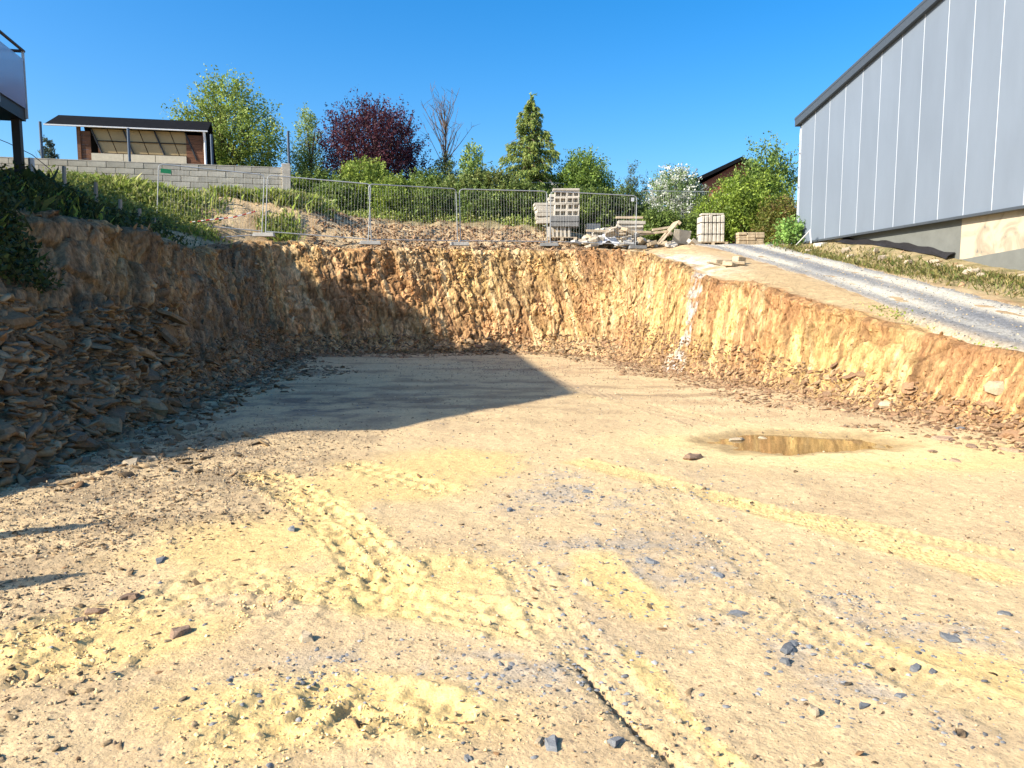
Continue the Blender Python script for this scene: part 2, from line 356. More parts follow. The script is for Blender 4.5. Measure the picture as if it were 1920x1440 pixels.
def tps_fit(P, lam=.02):
    n = len(P); d = ((P[:, None, :2]-P[None, :, :2])**2).sum(-1)
    A = np.zeros((n+3, n+3)); A[:n, :n] = tps_k(d)+lam*np.eye(n); A[:n, n] = 1; A[:n, n+1:] = P[:, :2]; A[n, :n] = 1; A[n+1:, :n] = P[:, :2].T
    return np.linalg.solve(A, np.concatenate([P[:, 2], np.zeros(3)]))
TW = tps_fit(CP)
def tps(x, y):
    sh = np.shape(x); x = np.ravel(x); y = np.ravel(y); out = np.empty(len(x)); n = len(CP)
    for a in range(0, len(x), 20000):
        q = slice(a, a+20000); d = (x[q, None]-CP[None, :, 0])**2+(y[q, None]-CP[None, :, 1])**2
        out[q] = tps_k(d)@TW[:n]+TW[n]+TW[n+1]*x[q]+TW[n+2]*y[q]
    return out.reshape(sh)
RX0, RX1 = 6.95, 10.0
def road_edges(Y):
    return 6.9-.42*(1-ss(12, 20, Y))+.12*fbm(Y*.5, Y*0+3, 3, 5), 9.35+.045*(Y-12)+.15*fbm(Y*.4, Y*0+9, 3, 8)
MOUNDS = [(-7.6, 28.0, 1.1, .8, .3), (-9.8, 27.2, 1.2, .7, .35)]
def H(x, y):
    x = np.asarray(x, float); y = np.asarray(y, float)
    z = tps(np.clip(x, -45, 45), np.clip(y, -20, 70)); z = np.clip(z, -.3, 6.2)
    for mx, my, rx, ry, h in MOUNDS: z = z+h*np.exp(-((x-mx)/rx)**2-((y-my)/ry)**2)
    m = ss(5.9, 6.5, x)*(1-ss(9.7, 10.4, x))*(1-ss(29.5, 31.5, y))*ss(1, 4, y)
    return lerp(z, roadz(y), m)

# rows of the ribbon: skirt, face, ground beyond
vf = np.linspace(0, 1, 96)
to = np.concatenate([np.linspace(.05, 4, 70), np.geomspace(4.15, 180, 36)])
kn_s = np.array([[0, .22, .40, .58, .80, 1], [0, .12, .36, .70, .95, 1]])   # steep profile: plan fraction, height fraction
kn_g = np.array([[0, .2, .4, .6, .8, 1], [0, .2, .42, .64, .85, 1]])
tt = np.linspace(0, 1, 400)
def profile(steep):
    # sample evenly along profile length
    hx = np.linspace(0, 1, 400)
    out = []
    for kn in (kn_g, kn_s):
        zz = np.interp(hx, kn[0], kn[1]); L = np.concatenate([[0], np.cumsum(np.hypot(np.diff(hx)*1.6, np.diff(zz)*3))]); L /= L[-1]
        out.append((np.interp(vf, L, hx), np.interp(vf, L, zz)))
    return out
(pgx, pgz), (psx, psz) = profile(0)
stp = np.clip(S[:, 7], 0, 1)[:, None]
hx = pgx[None]*(1-stp)+psx[None]*stp; hz = pgz[None]*(1-stp)+psz[None]*stp
rimw = S[:, 4] + .13*fbm(uu*.45, uu*0, 4, 31) + .05*fbm(uu*2.3, uu*0, 3, 33)
rj = .25*fbm(uu*.5, uu*0+7, 4, 41)+.10*fbm(uu*2.2, uu*0, 3, 43)
rimw = lerp(rimw, S[:, 4], ss(arc[-1]-6, arc[-1]-1, uu))
rimxy = S[:, 2:4]+od*rj[:, None]*np.clip(S[:, 4:5], 0, 1)
fx = S[:, 0:1]*(1-hx)+rimxy[:, 0:1]*hx; fy = S[:, 1:2]*(1-hx)+rimxy[:, 1:2]*hx; fz = rimw[:, None]*hz
UU = np.repeat(uu[:, None], len(vf), 1); HZ = fz
slope_h = np.hypot(rimxy[:, 0]-S[:, 0], rimxy[:, 1]-S[:, 1])
WL = np.sqrt(slope_h**2+rimw**2)[:, None]*vf[None]                       # distance up the face
# face normal (horizontal, towards the pit)
fn = S[:, 0:2]-rimxy; fn /= np.linalg.norm(fn, axis=1)[:, None]
left = 1-ss(U_LB-.6, U_LB+.8, UU); right = ss(U_BR-1.5, U_BR+2.5, UU); back = np.clip(1-left-right, 0, 1)
near_l = 1-ss(u_of_station(2.5), u_of_station(3.6), UU)
shear = lerp(.25, -.75, left)                                              # strata lean
a_ = UU+shear*WL; b_ = WL
wob = .35*fbm(UU*.7, WL*.7, 3, 51)
r1, o1x, o1y, e1 = cells((a_+wob)*1.0, (b_+wob)*.8, 61)
r2, o2x, o2y, e2 = cells((a_+wob*.6)*2.6, b_*1.9+wob, 63)
r3, o3x, o3y, e3 = cells(a_*7.5+wob*3, b_*3.2, 65)
rA, oAx, oAy, eA = cells((UU+.3*wob)*1.6, (WL+.2*wob)*1.9, 71)             # blocky sandstone in the left bank
disp = .12*(r1-.5)+.06*o1x*(r1-.5)*2+.07*(r2-.5)+.08*o2x*(r2-.5)+.07*(r3-.5)+.09*o3y*(r3-.5)+.05*ridge(a_*6, b_*1.6, 3, 87)+.09*(cells(a_*.9+wob, b_*2.6+.6*UU*.3, 89)[0]-.5)*(1-right*.6)
disp -= .05*(1-ss(.0, .12, e2))+.03*(1-ss(0, .15, e3))
blk = .22*(rA-.5)-.10*(1-ss(0, .1, eA))+.05*(r3-.5)
blkm = left*ss(.5, 1.2, HZ)*ss(-.15, .2, fbm(UU*.35+3, WL*.3, 2, 77)+.25*ss(1.5, 2.6, HZ)-.1)*(1-near_l)
disp = lerp(disp, blk, blkm)
disp += .13*fbm(UU*.5, WL*.45, 4, 81)+.06*fbm(UU*3, WL*3, 5, 83, .62)
flute = (ridge(UU*2.1+.2*wob, WL*.15, 2, 91)-.5)                            # bucket-tooth grooves on the right face
disp = lerp(disp, disp*.7+.10*flute, right)
disp += back*.06*(ridge(UU*.8+.9*WL*.3, WL*.35, 3, 95)-.5)
topm = ss(.82, .97, hz)
disp += topm*(.10*(ridge(UU*3.2, WL*3, 3, 97)-.45)+.05)                    # clods hanging over the edge
low = 1-ss(.0, .22, hz)
disp = disp*lerp(1, .55, low)+low*.05*fbm(UU*5, WL*5, 3, 99)
amp = np.clip(rimw[:, None]/2.0, .1, 1)*ss(0, .05, vf)[None]*lerp(1, .0, ss(.985, 1.0, vf))[None]
amp = amp*lerp(1, .75, near_l)
D = disp*amp
tilt = .35
fx = fx+fn[:, 0:1]*D; fy = fy+fn[:, 1:2]*D; fz = fz+D*tilt
# skirt under the floor
sk = np.stack([S[:, 0]+fn[:, 0]*.5, S[:, 1]+fn[:, 1]*.5, np.full(NU, -.06)], -1)[:, None]
face = np.stack([fx, fy, fz], -1)
# ground beyond
gx = rimxy[:, 0:1]+od[:, 0:1]*to[None]; gy = rimxy[:, 1:2]+od[:, 1:2]*to[None]
gz = H(gx, gy)
kb = ss(0, 1.1, to)[None]
gz = lerp(rimw[:, None]+0*gz, gz, kb)
rough = (.10*fbm(gx*1.4, gy*1.4, 4, 101)+.06*(ridge(gx*2.3, gy*2.3, 3, 103)-.5))*ss(0, .4, to)[None]
onroad = ss(6.0, 6.5, gx)*(1-ss(10., 10.9, gx))*(1-ss(30, 31.5, gy))
flatr = onroad+(1-onroad)*ss(5.2, 6.2, gx)*.5
berm = ss(28.3, 30, gy)*(1-ss(1.5, 3.5, gx))*(1-ss(33, 34, gy))
gz = gz+rough*(1-.85*np.clip(flatr, 0, 1))*(1+1.0*berm)-.03*onroad
gz = gz+berm*.05*(cells(gx*4, gy*4, 107)[0]-.5)
GR = np.stack([gx, gy, gz], -1)

# ---- colours of the face
ochre = np.array([.46, .295, .11]); tan = np.array([.42, .275, .14]); brown = np.array([.22, .125, .06]); rust = np.array([.38, .19, .085]); greyr = np.array([.19, .14, .085]); pale = np.array([.62, .47, .26]); white = np.array([.78, .75, .68])
C = np.broadcast_to(tan, face.shape).copy()
st = fbm(a_*1.3, b_*.25, 4, 111); st2 = fbm(a_*4.5, b_*.5, 4, 113); big = fbm(UU*.35, WL*.3, 3, 115)
C = mixc(C, ochre, np.clip(.5+st*1.1+.3*right, 0, 1)*.8)
C = mixc(C, rust, ss(-.1, .45, big+.45*st2+.1*back)*.65*(1-left*.7))
C = mixc(C, brown, ss(.12, .55, st2+.25*big)*.55)
C = mixc(C, brown, ss(.1, .5, fbm(a_*9, b_*1.6, 3, 118))*.5)
C = mixc(C, pale, ss(.2, .6, -st2+.4*st)*.55)
C = mixc(C, greyr, left*(.45+.45*ss(-.2, .4, fbm(UU*.5, WL*.5, 3, 117)))*(1-blkm*.7))
C = mixc(C, brown*.85, topm*.3*ss(-.3, .3, fbm(UU*2, WL*2, 3, 119)))
C = mixc(C, tan*1.05, low*.6)
C = C*(.82+.36*r2[..., None])*(.9+.2*r3[..., None])
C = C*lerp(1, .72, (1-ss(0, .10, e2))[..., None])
# smooth yellow bucket strokes on the right face
stroke = right*ss(.78, .9, ridge(UU*3.1+.1*WL, WL*.10+3, 1, 121))*ss(.12, .25, hz)*(1-ss(.62, .85, hz+.25*fbm(UU*1.4, UU*0, 2, 123)))
C = mixc(C, np.array([.62, .44, .18]), stroke*.8)
C = mixc(C, rust*.85, right*ss(.6, .8, hz)*.4*ss(-.3, .4, st2))
# pale spill running down the face below the rim slabs
su = np.interp(0, [0], [0]); spill_u = u_of_station(15.15)
wid = .16+.28*vn(WL*2.5, WL*0, 125)+.35*(1-ss(.0, .25, hz))
spill = (1-ss(.6, 1.2, np.abs(UU-spill_u-.25*np.sin(WL*1.3)+.35*(1-hz)-.2)/wid+.9*fbm(UU*6, WL*4, 4, 127)))
C = C*(1.13+.22*(1-left))[..., None]
C = mixc(C, white*.8, spill*.7*ss(-.5, .2, fbm(UU*9, WL*5, 3, 129)))

# ---- colours of the ground beyond
g1 = fbm(gx*.5, gy*.5, 4, 131); g2 = fbm(gx*2, gy*2, 4, 133)
G = np.broadcast_to(np.array([.50, .36, .2]), GR.shape).copy()
G = mixc(G, np.array([.36, .22, .11]), ss(-.1, .5, g2+.2*g1)*.7)
G = mixc(G, np.array([.62, .49, .29]), ss(.1, .6, -g2)*.5)
dist = np.hypot(gx-3, gy-24)
grassy = np.clip(ss(.0, .6, g1+.45)*np.maximum(ss(30, 34, gy), ss(-9.2, -11.5, gx)*ss(20, 24, gy)*.9), 0, 1)
grassy = np.maximum(grassy, (1-ss(15.5, 19, gy))*ss(-7.6, -8.4, gx)*.95)
G = mixc(G, np.array([.055, .075, .025]), grassy*.9)
verge = ss(9.3, 9.9, gx)*(1-ss(30, 32, gy))
G = mixc(G, np.array([.34, .27, .14]), verge*.8); G = mixc(G, np.array([.13, .14, .05]), verge*ss(0, .4, g2)*.6)
apron = ss(4.3, 5.0, gx)*(1-ss(6.6, 7.2, gx))*(1-ss(30, 31, gy))
G = mixc(G, np.array([.56, .40, .21]), apron*.8)
wsp = np.exp(-((gx-5.0)/1.0)**2-((gy-23.2)/2.6)**2)
G = mixc(G, np.array([.66, .61, .50]), np.clip(wsp*1.5, 0, 1)*ss(-.4, .2, g2))
fade = ss(0, .25, to)[None]*np.ones((NU, 1))
G = mixc(np.broadcast_to(C[:, -1:], G.shape), G, fade) if False else C[:, -1:]*(1-fade[..., None])+G*fade[..., None]

def ribbon(name, i0, i1, P, Cc, m, smooth=False):
    p = P[i0:i1+1]; c = Cc[i0:i1+1]; n, k = p.shape[:2]
    o = mesh_np(name, p.reshape(-1, 3), grid_faces(n, k), m, colr=c.reshape(-1, 3), smooth=smooth)
    o['kind'] = 'structure'; return o
FP = np.concatenate([sk, face], 1); FC = np.concatenate([C[:, :1], C], 1)
iLB = int(np.searchsorted(uu, U_LB)); iBR = int(np.searchsorted(uu, U_BR))
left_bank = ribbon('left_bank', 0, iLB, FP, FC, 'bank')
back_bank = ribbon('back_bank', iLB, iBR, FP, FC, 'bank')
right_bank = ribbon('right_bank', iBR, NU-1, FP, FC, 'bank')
GP = np.concatenate([face[:, -1:], GR], 1); GC = np.concatenate([C[:, -1:], G], 1)
upper = ribbon('upper_ground', 0, NU-1, GP, GC, 'soil', smooth=True)

# ================================================================== PIT FLOOR
ys = np.concatenate([[-60, -40, -25, -15, -8, -4, -2, 0, 1, 1.6], np.arange(2.0, 6.5, .016), np.arange(6.5, 13, .032), np.arange(13, 27.5, .075)])
xs = np.concatenate([[-60, -30, -16, -10], np.arange(-8, -4.5, .06), np.arange(-4.5, 5, .020), np.arange(5, 9.5, .05), [11, 16, 30, 60]])
FX, FY = np.meshgrid(xs, ys, indexing='ij')
inside = ss(1.2, 2.2, FY)*ss(-9, -7.5, FX)*(1-ss(8.5, 9.5, FX))
FZ = .035*fbm(FX*.35, FY*.35, 3, 201)+.016*fbm(FX*1.6, FY*1.6, 4, 203)+.009*fbm(FX*9, FY*9, 4, 205, .65)
gr = fbm(FX*.45+11, FY*.45, 4, 211); gm = fbm(FX*2.1, FY*2.1, 4, 213); fine = fbm(FX*9, FY*9, 3, 215)
# colour zones
FC_ = np.broadcast_to(np.array([.58, .42, .225]), FX.shape+(3,)).copy()
FC_ = mixc(FC_, np.array([.47, .335, .185]), ss(-.1, .5, gm+.4*gr)*.65)
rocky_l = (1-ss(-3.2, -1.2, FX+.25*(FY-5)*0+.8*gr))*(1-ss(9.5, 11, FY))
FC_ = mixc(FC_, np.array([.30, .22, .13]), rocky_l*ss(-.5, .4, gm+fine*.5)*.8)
def zone(px, py, rx, ry, ang=0):
    c = fl(px, py); dx = FX-c.x; dy = FY-c.y; ca, sa = math.cos(R(ang)), math.sin(R(ang))
    return np.exp(-((dx*ca+dy*sa)/rx)**2-((-dx*sa+dy*ca)/ry)**2)
slate_z = np.zeros(FX.shape)
for a in ((1180, 1050, .75, .7, 0), (1120, 920, 1.0, .9, 0), (1440, 1190, .28, .55, 50), (1860, 1200, .35, .45, 0), (1020, 1240, .5, .3, 0), (650, 1260, .5, .25, 20), (1000, 1080, .2, .3, 0), (930, 1240, .3, .3, 0), (1650, 1130, .5, .5, 0), (1620, 1310, .3, .3, 0)):
    slate_z = np.maximum(slate_z, zone(*a))
FC_ = mixc(FC_, np.array([.36, .32, .26]), slate_z*ss(-.15, .5, gm+.7*fine)*.7)
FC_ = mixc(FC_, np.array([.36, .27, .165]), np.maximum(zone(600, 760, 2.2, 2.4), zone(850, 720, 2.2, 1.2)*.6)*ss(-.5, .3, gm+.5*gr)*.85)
stk = fbm(FX*.55+3, FY*2.2, 4, 271); back_z = ss(9.5, 13, FY)*(1-ss(23, 25, FY)*.3)
FC_ = mixc(FC_, np.array([.27, .185, .105]), back_z*ss(.05, .45, stk+.35*gm)*.6)
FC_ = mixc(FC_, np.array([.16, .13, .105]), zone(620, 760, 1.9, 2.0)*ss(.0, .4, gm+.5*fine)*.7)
FC_ = mixc(FC_, np.array([.66, .50, .28]), back_z*ss(.15, .5, -stk+.2*gr)*.5)
red_z = np.maximum(zone(810, 915, .5, .25, 0), np.maximum(zone(1010, 690, 2.5, 2.0), zone(1450, 760, 1.5, 1.5)))
FC_ = mixc(FC_, np.array([.38, .22, .12]), red_z*ss(-.3, .3, gm)*.45)
yel = np.zeros(FX.shape)
for a in ((760, 900, .9, 1.0, 0), (780, 1090, .75, .5, 0), (480, 1020, .9, .7, 20), (620, 1320, .75, .3, 0), (200, 1200, .6, .35, 20), (1160, 1110, .22, .5, 30), (620, 920, .5, .8, 20), (840, 870, .8, 1.0, 0), (1700, 850, 2.0, 1.0, 0), (1290, 830, .6, .5, 0), (1850, 1270, .6, .3, -30)):
    yel = np.maximum(yel, zone(*a))
sand = np.array([.66, .46, .185])
FC_ = mixc(FC_, sand, ss(.15, .75, yel+.25*gm)*.85)
FC_ = mixc(FC_, np.array([.74, .57, .28]), zone(1620, 850, 2.2, .8)*.6)

def seg_dist(pts):
    best = np.full(FX.shape, 9.); sgn = np.zeros(FX.shape); sarc = np.zeros(FX.shape); acc = 0.
    for (x0, y0), (x1, y1) in zip(pts[:-1], pts[1:]):
        dx, dy = x1-x0, y1-y0; L = math.hypot(dx, dy); dx /= L; dy /= L
        t = np.clip((FX-x0)*dx+(FY-y0)*dy, 0, L)
        qx = FX-(x0+dx*t); qy = FY-(y0+dy*t); d = np.hypot(qx, qy); m = d < best
        best = np.where(m, d, best); sgn = np.where(m, dx*qy-dy*qx, sgn); sarc = np.where(m, acc+t, sarc); acc += L
    return best, sgn, sarc, acc
def smooth_path(P, n=14):
    P = np.array([[q.x, q.y] for q in P]); return [tuple(q) for q in catmull(P, n)]
TM = np.zeros(FX.shape)
def track(pix, width, depth, kind, colour=None, strength=.8, berm=.02):
    global FZ, FC_, TM
    pts = smooth_path([fl(*p) for p in pix]); d, s, a, L = seg_dist(pts)
    ends = ss(0, .25, a)*(1-ss(L-.25, L, a)); brk = ss(-.55, -.1, fbm(FX*1.3+5, FY*1.3, 3, 221))
    h = width/2; inn = (1-ss(h*.8, h*1.05, d))*ends
    wx = .035*fbm(FX*5, FY*5, 3, 261); wy = .035*fbm(FX*5+40, FY*5, 3, 263)
    brkn = ss(.36, .52, vn(FX*1.9+7, FY*1.9, 265)*.6+vn(FX*7, FY*7, 266)*.4)
    rce, oxe, oye, eee = cells(FX*17+wx*12, FY*17, 267)
    z = -depth*.5*inn+berm*np.exp(-((d-h*1.12)/(width*.14))**2)*ends*(.1+1.6*np.maximum(rce-.35, 0))*brkn
    if kind == 'lug':         # broken chevron lugs of a loader tyre
        aa = a+wx; sb = np.abs(s+wy)
        row = np.floor((s+wy)/.15); fu = (aa/.19+.5*(row % 2)) % 1.0; fs = ((s+wy)/.15) % 1.0
        e_ = np.minimum(np.minimum(fu, 1-fu)*.19, np.minimum(fs, 1-fs)*.15)
        rdg = 1-ss(.004, .035, e_); bm_ = .25+.75*brkn
        z += depth*inn*bm_*(1.15*rdg-.45+.5*(fu-.5))
        z += inn*(1-.5*brkn)*.018*(rce-.5)
    elif kind == 'rib':       # fine ribbed track
        z += depth*.45*np.tanh(2*np.cos((s+wy*.3)*2*math.pi/(width/5.2)))*inn*(.3+.7*brkn)
        z += .004*np.tanh(2*np.sin(a*2*math.pi/.06+np.abs(s)*20))*inn*brkn
    elif kind == 'smooth':
        z += .004*np.tanh(2*np.sin(a*2*math.pi/.07+s*25))*inn*brkn
    if kind == 'lug': TM = np.maximum(TM, np.exp(-(d/(h*1.3))**2)*ends)
    FZ = FZ+z*inside
    if colour is not None:
        k = np.clip((1-ss(h*.75, h*1.5, d+.06*gm)), 0, 1)*ends*strength*(.55+.45*brk)
        FC_ = mixc(FC_, colour, k)
brightsand = np.array([.68, .48, .19]); paletrack = np.array([.61, .44, .215])
track([(470, 880), (560, 930), (640, 990), (700, 1060), (730, 1120), (740, 1170)], .42, .026, 'lug', brightsand, .8, .022)
track([(640, 865), (760, 900), (860, 930)], .4, .02, 'lug', brightsand, .7, .015)
track([(1060, 1180), (640, 1110), (420, 1085), (280, 1130), (60, 1190), (-120, 1260)], .38, .016, 'lug', brightsand, .6, .02)
track([(900, 1380), (720, 1310), (560, 1330), (420, 1420), (380, 1480)], .36, .014, 'lug', brightsand, .6, .015)
track([(960, 1040), (1010, 1120), (1070, 1200), (1180, 1310), (1290, 1420), (1360, 1500)], .30, .009, 'rib', paletrack, .55, .014)
track([(1150, 1190), (1240, 1290), (1360, 1420), (1420, 1490)], .10, .006, 'smooth', brightsand, .8, .006)
track([(1230, 890), (1300, 960), (1380, 1030), (1440, 1090), (1600, 1200), (1800, 1330)], .26, .010, 'smooth', paletrack, .5, .01)
track([(1060, 860), (1400, 945), (1600, 1000), (1750, 1040), (1960, 1095)], .32, .012, 'rib', brightsand, .75, .01)
track([(1330, 930), (1500, 960), (1700, 1000), (1960, 1050)], .22, .008, 'smooth', brightsand, .6, .008)
track([(1100, 1030), (1160, 1100), (1240, 1170)], .26, .008, 'smooth', brightsand, .75, .006)
track([(1300, 1110), (1480, 1170), (1700, 1260), (1960, 1390)], .3, .008, 'smooth', paletrack, .6, .008)
track([(1060, 620+120), (1200, 760), (1400, 800)], .5, .012, 'smooth', paletrack, .4, .01)
track([(960, 690), (1100, 730), (1330, 800)], .45, .012, 'smooth', np.array([.45, .32, .19]), .4, .012)
# sharp crack along the ribbed track
cpts = smooth_path([fl(*p) for p in ((1065, 1215), (1100, 1262), (1150, 1318), (1215, 1380), (1290, 1450))]); d, s, a, L = seg_dist(cpts)
ck = (1-ss(.006, .018, d+.006*fine))*ss(0, .3, a)
FZ -= .05*ck; FC_ = mixc(FC_, np.array([.2, .13, .07]), ck*.7)
# trampled lumps
lumps = np.maximum(np.maximum(zone(760, 1090, .5, .45), zone(560, 1130, .45, .3)), np.maximum(zone(650, 1340, .55, .25), np.maximum(zone(120, 1240, .4, .25), zone(330, 1130, .4, .25))))
rc, ox, oy, ee = cells(FX*5.6+.5*gm+.25*fine, FY*5.6+.2*fine, 231)
FZ += inside*lumps*(.25+.75*ss(-.4, .2, gm))*(.014*(rc-.45)+.024*ox+.018*(1-ss(0, .22, ee))-.005+.014*(cells(FX*15, FY*15, 235)[0]-.5))
rubb = np.clip(rocky_l*.8+slate_z*.35, 0, 1)*inside
rc2, o2, o3, e2_ = cells(FX*16, FY*16, 233)
FZ += rubb*.016*np.maximum(rc2-.45, 0)*ss(.05, .25, e2_)*2
# ground swells towards the left scree, puddle hollow
PU = fl(1485, 827)
pd = np.sqrt(((FX-PU.x-.15*(FY-PU.y))/1.15)**2+((FY-PU.y)/.74)**2)+.42*fbm(FX*1.9, FY*2.4, 4, 241)
pud = 1-ss(.55, 1.35, pd)
FZ = lerp(FZ, FZ*.3-.068, pud); FC_ = mixc(FC_, np.array([.70, .54, .27]), (1-ss(1.0, 2.4, pd))*.7); FC_ = mixc(FC_, np.array([.33, .22, .10]), (1-ss(.95, 1.4, pd))*.8)
FC_ *= (.93+.14*vn(FX*30, FY*30, 245))[..., None]
FZ = lerp(-.02, FZ, inside)
V = np.stack([FX, FY, FZ], -1)
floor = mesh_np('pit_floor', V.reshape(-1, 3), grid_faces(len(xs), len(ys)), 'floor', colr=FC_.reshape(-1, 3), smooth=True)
floor['kind'] = 'structure'
def floor_z(x, y):
    i = np.clip(np.searchsorted(xs, x)-1, 0, len(xs)-2); j = np.clip(np.searchsorted(ys, y)-1, 0, len(ys)-2)
    return np.maximum(FZ[i, j], FZ[i+1, j+1])
# puddle
n = 72; pv = [(PU.x, PU.y, -.045)]
for k in range(n):
    t = 2*math.pi*k/n; pv.append((PU.x+1.9*math.cos(t)+.15*1.1*math.sin(t), PU.y+1.1*math.sin(t), -.045))
me = bpy.data.meshes.new('puddle'); me.from_pydata(pv, [], [(0, 1+k, 1+(k+1) % n) for k in range(n)]); me.materials.append(M['water'])
po = link(bpy.data.objects.new('puddle', me)); po['kind'] = 'structure'

# ================================================================== GRAVEL ROAD
ry = np.arange(3.2, 31.5, .05); rt = np.linspace(0, 1, 60)
e0, e1_ = road_edges(ry)
far = ss(27, 31, ry); e0 = e0-.5*far*1.2; 
QX = e0[:, None]+(e1_-e0)[:, None]*rt[None]; QY = np.repeat(ry[:, None], len(rt), 1)
edge = np.minimum(rt, 1-rt)[None]*(e1_-e0)[:, None]
crest = ss(29, 31, ry)[:, None]
QZ = roadz(QY)+.012-.45*(1-ss(0, .32, edge))**1.5-.05*(1-ss(.1, .6, edge+.12*fbm(QX*2, QY*2, 3, 251)))+.012*fbm(QX*3, QY*3, 4, 253)-.07*crest
ruts = np.exp(-((rt-.28)/.11)**2)+np.exp(-((rt-.68)/.13)**2)
QZ -= .035*ruts[None]
gq = fbm(QX*1.2, QY*.25, 4, 257)
QC = np.broadcast_to(np.array([.21, .215, .22]), QX.shape+(3,)).copy()
QC = mixc(QC, np.array([.66, .60, .47]), np.clip(ruts[None]*(.9+.5*gq)+.25*gq, 0, 1)*.95)
QC = mixc(QC, np.array([.60, .46, .27]), (1-ss(.05, .5, edge+.15*gq))*.7)
QC *= (.75+.5*vn(QX*22, QY*22, 259))[..., None]
road = mesh_np('gravel_road', np.stack([QX, QY, QZ], -1).reshape(-1, 3), grid_faces(len(ry), len(rt)), 'gravel', colr=QC.reshape(-1, 3), smooth=True)
road['kind'] = 'structure'

# ================================================================== HALL ON THE RIGHT
HA = np.array([10.36, 28.3]); hd = np.array([.087, -1.]); hd /= np.linalg.norm(hd)
hall = empty('industrial_hall', (HA[0], HA[1], 0), math.atan2(hd[1], hd[0]))      # local x runs along the gable towards the viewer, local -y... into the pit side
tag(hall, 'large grey metal-clad hall with sloping roof edge above the gravel road', 'building')
# local frame: x along gable, y = hd rotated +90deg (points to +X side of the world = into the hall)
NB = 22; zb = 3.82; ze = 8.08; sl = .178; half = 11.5
def roof_z(x): return ze+sl*(x if x < half else 2*half-x)
for k in range(NB):
    x0, x1 = k*1.0+.009, (k+1)*1.0-.009
    pts = [(x0, zb), (x1, zb), (x1, roof_z(x1)-.02)]
    if x0 < half < x1: pts.append((half, roof_z(half)-.02))
    pts.append((x0, roof_z(x0)-.02))
    MB().prism(pts, 'y', 0, .08).build('cladding_panel', 'clad', hall)
for k in range(NB+1):
    x = float(k); MB().prism([(x-.007, zb), (x+.007, zb), (x+.007, roof_z(min(x, 22))-.03), (x-.007, roof_z(min(x, 22))-.03)], 'y', -.004, .06).build('joint_strip', 'joint', hall)
L_ = float(NB)
m = MB(); m.prism([(-.28, ze-.10), (half, roof_z(half)-.05), (L_+.28, ze-.10), (L_+.28, ze+.14), (half, roof_z(half)+.19), (-.28, ze+.14)], 'y', -.14, -.02)
m.build('roof_edge_trim', 'fascia', hall)
MB().prism([(-.3, ze+.12), (half, roof_z(half)+.17), (L_+.3, ze+.12), (L_+.3, ze+.2), (half, roof_z(half)+.25), (-.3, ze+.2)], 'y', -.15, 38).build('roof', 'fascia', hall)
MB().bbox(.0, L_, .24, 38, 0, zb).build('foundation_core', 'dconcrete', hall)
MB().prism([(0.02, zb), (L_-.02, zb), (L_-.02, ze-.02), (half, roof_z(half)-.06), (.02, ze-.02)], 'y', .085, 38).build('hall_body', 'clad', hall)
MB().bbox(-.03, L_+.03, -.06, .084, zb-.07, zb-.005).build('drip_profile', 'fascia', hall)
MB().bbox(-.02, 0.0, .0, .3, zb, ze).build('corner_trim', 'zinc', hall)
# eaves gutter and downpipe at the far corner
MB().tube([(-.2, -.1, ze-.03), (-.2, 38, ze-.03)], .085, 8).build('gutter', 'fascia', hall)
dp = MB().tube([(-.2, .08, ze-.1), (-.14, .03, ze-.45), (-.1, .02, ze-.6), (-.1, .02, 3.6)], .045, 8, ).build('downpipe', 'zinc', hall)
for z in (4.6, 5.8, 7.0): MB().bbox(-.16, -.0, -.04, .08, z, z+.03).build('pipe_clip', 'zinc', dp)
# coated foundation, cream parge coat, torn membrane
def hz_(x):                                          # local ground height along the gable
    p = HA+hd*x; return float(H(p[0]-.1, p[1]))
mx0, mx1 = 4.0, 10.6
MB().bbox(.3, 2.9, .15, .235, 2.4, zb-.02).build('footing_face', 'concrete', hall)
MB().prism([(mx0-1.1, zb-.02), (mx0, 2.0), (8.75, 1.4), (8.75, zb-.02)], 'y', .16, .236).build('foundation_coating', 'coat', hall)
MB().prism([(8.76, 2.76), (8.76, zb-.02), (L_, zb-.02), (L_, 2.6)], 'y', .15, .237).build('parged_wall', 'parge', hall)
MB().prism([(8.76, 1.2), (8.76, 2.75), (11, 2.9), (L_, 2.6), (L_, .2)], 'y', .145, .238).build('lower_coating', 'coat', hall)
# membrane hanging away at its foot
nx = 26; pv = []; pf = []
for i in range(nx):
    x = 3.0+i*(8.6-3.0)/(nx-1)+0*.1
    p_ = HA+hd*x; gz1 = float(H(p_[0]-.2, p_[1])); zt = gz1+.17+.025*math.sin(i*1.3); zl = gz1+.03+.02*math.sin(i*.9)
    pv += [(x, .13, zt), (x, .0-.05*math.sin(i*.8), zt-.08), (x, -.12-.06*math.sin(i*.5), zl)]
    if i: b = 3*i; pf += [(b-3, b, b+1, b-2), (b-2, b+1, b+2, b-1)]
mm = MB().add(pv, pf).build('torn_membrane', 'dark', hall)
sm = mm.modifiers.new('thick', 'SOLIDIFY'); sm.thickness = .012
pv = [(8.8, -.03, 2.6), (9.4, -.06, 2.45), (9.3, -.3, 2.3), (8.85, -.26, 2.38)]
mm = MB().add(pv, [(0, 1, 2, 3)]).build('torn_membrane', 'dark', hall); mm.modifiers.new('thick', 'SOLIDIFY').thickness = .012
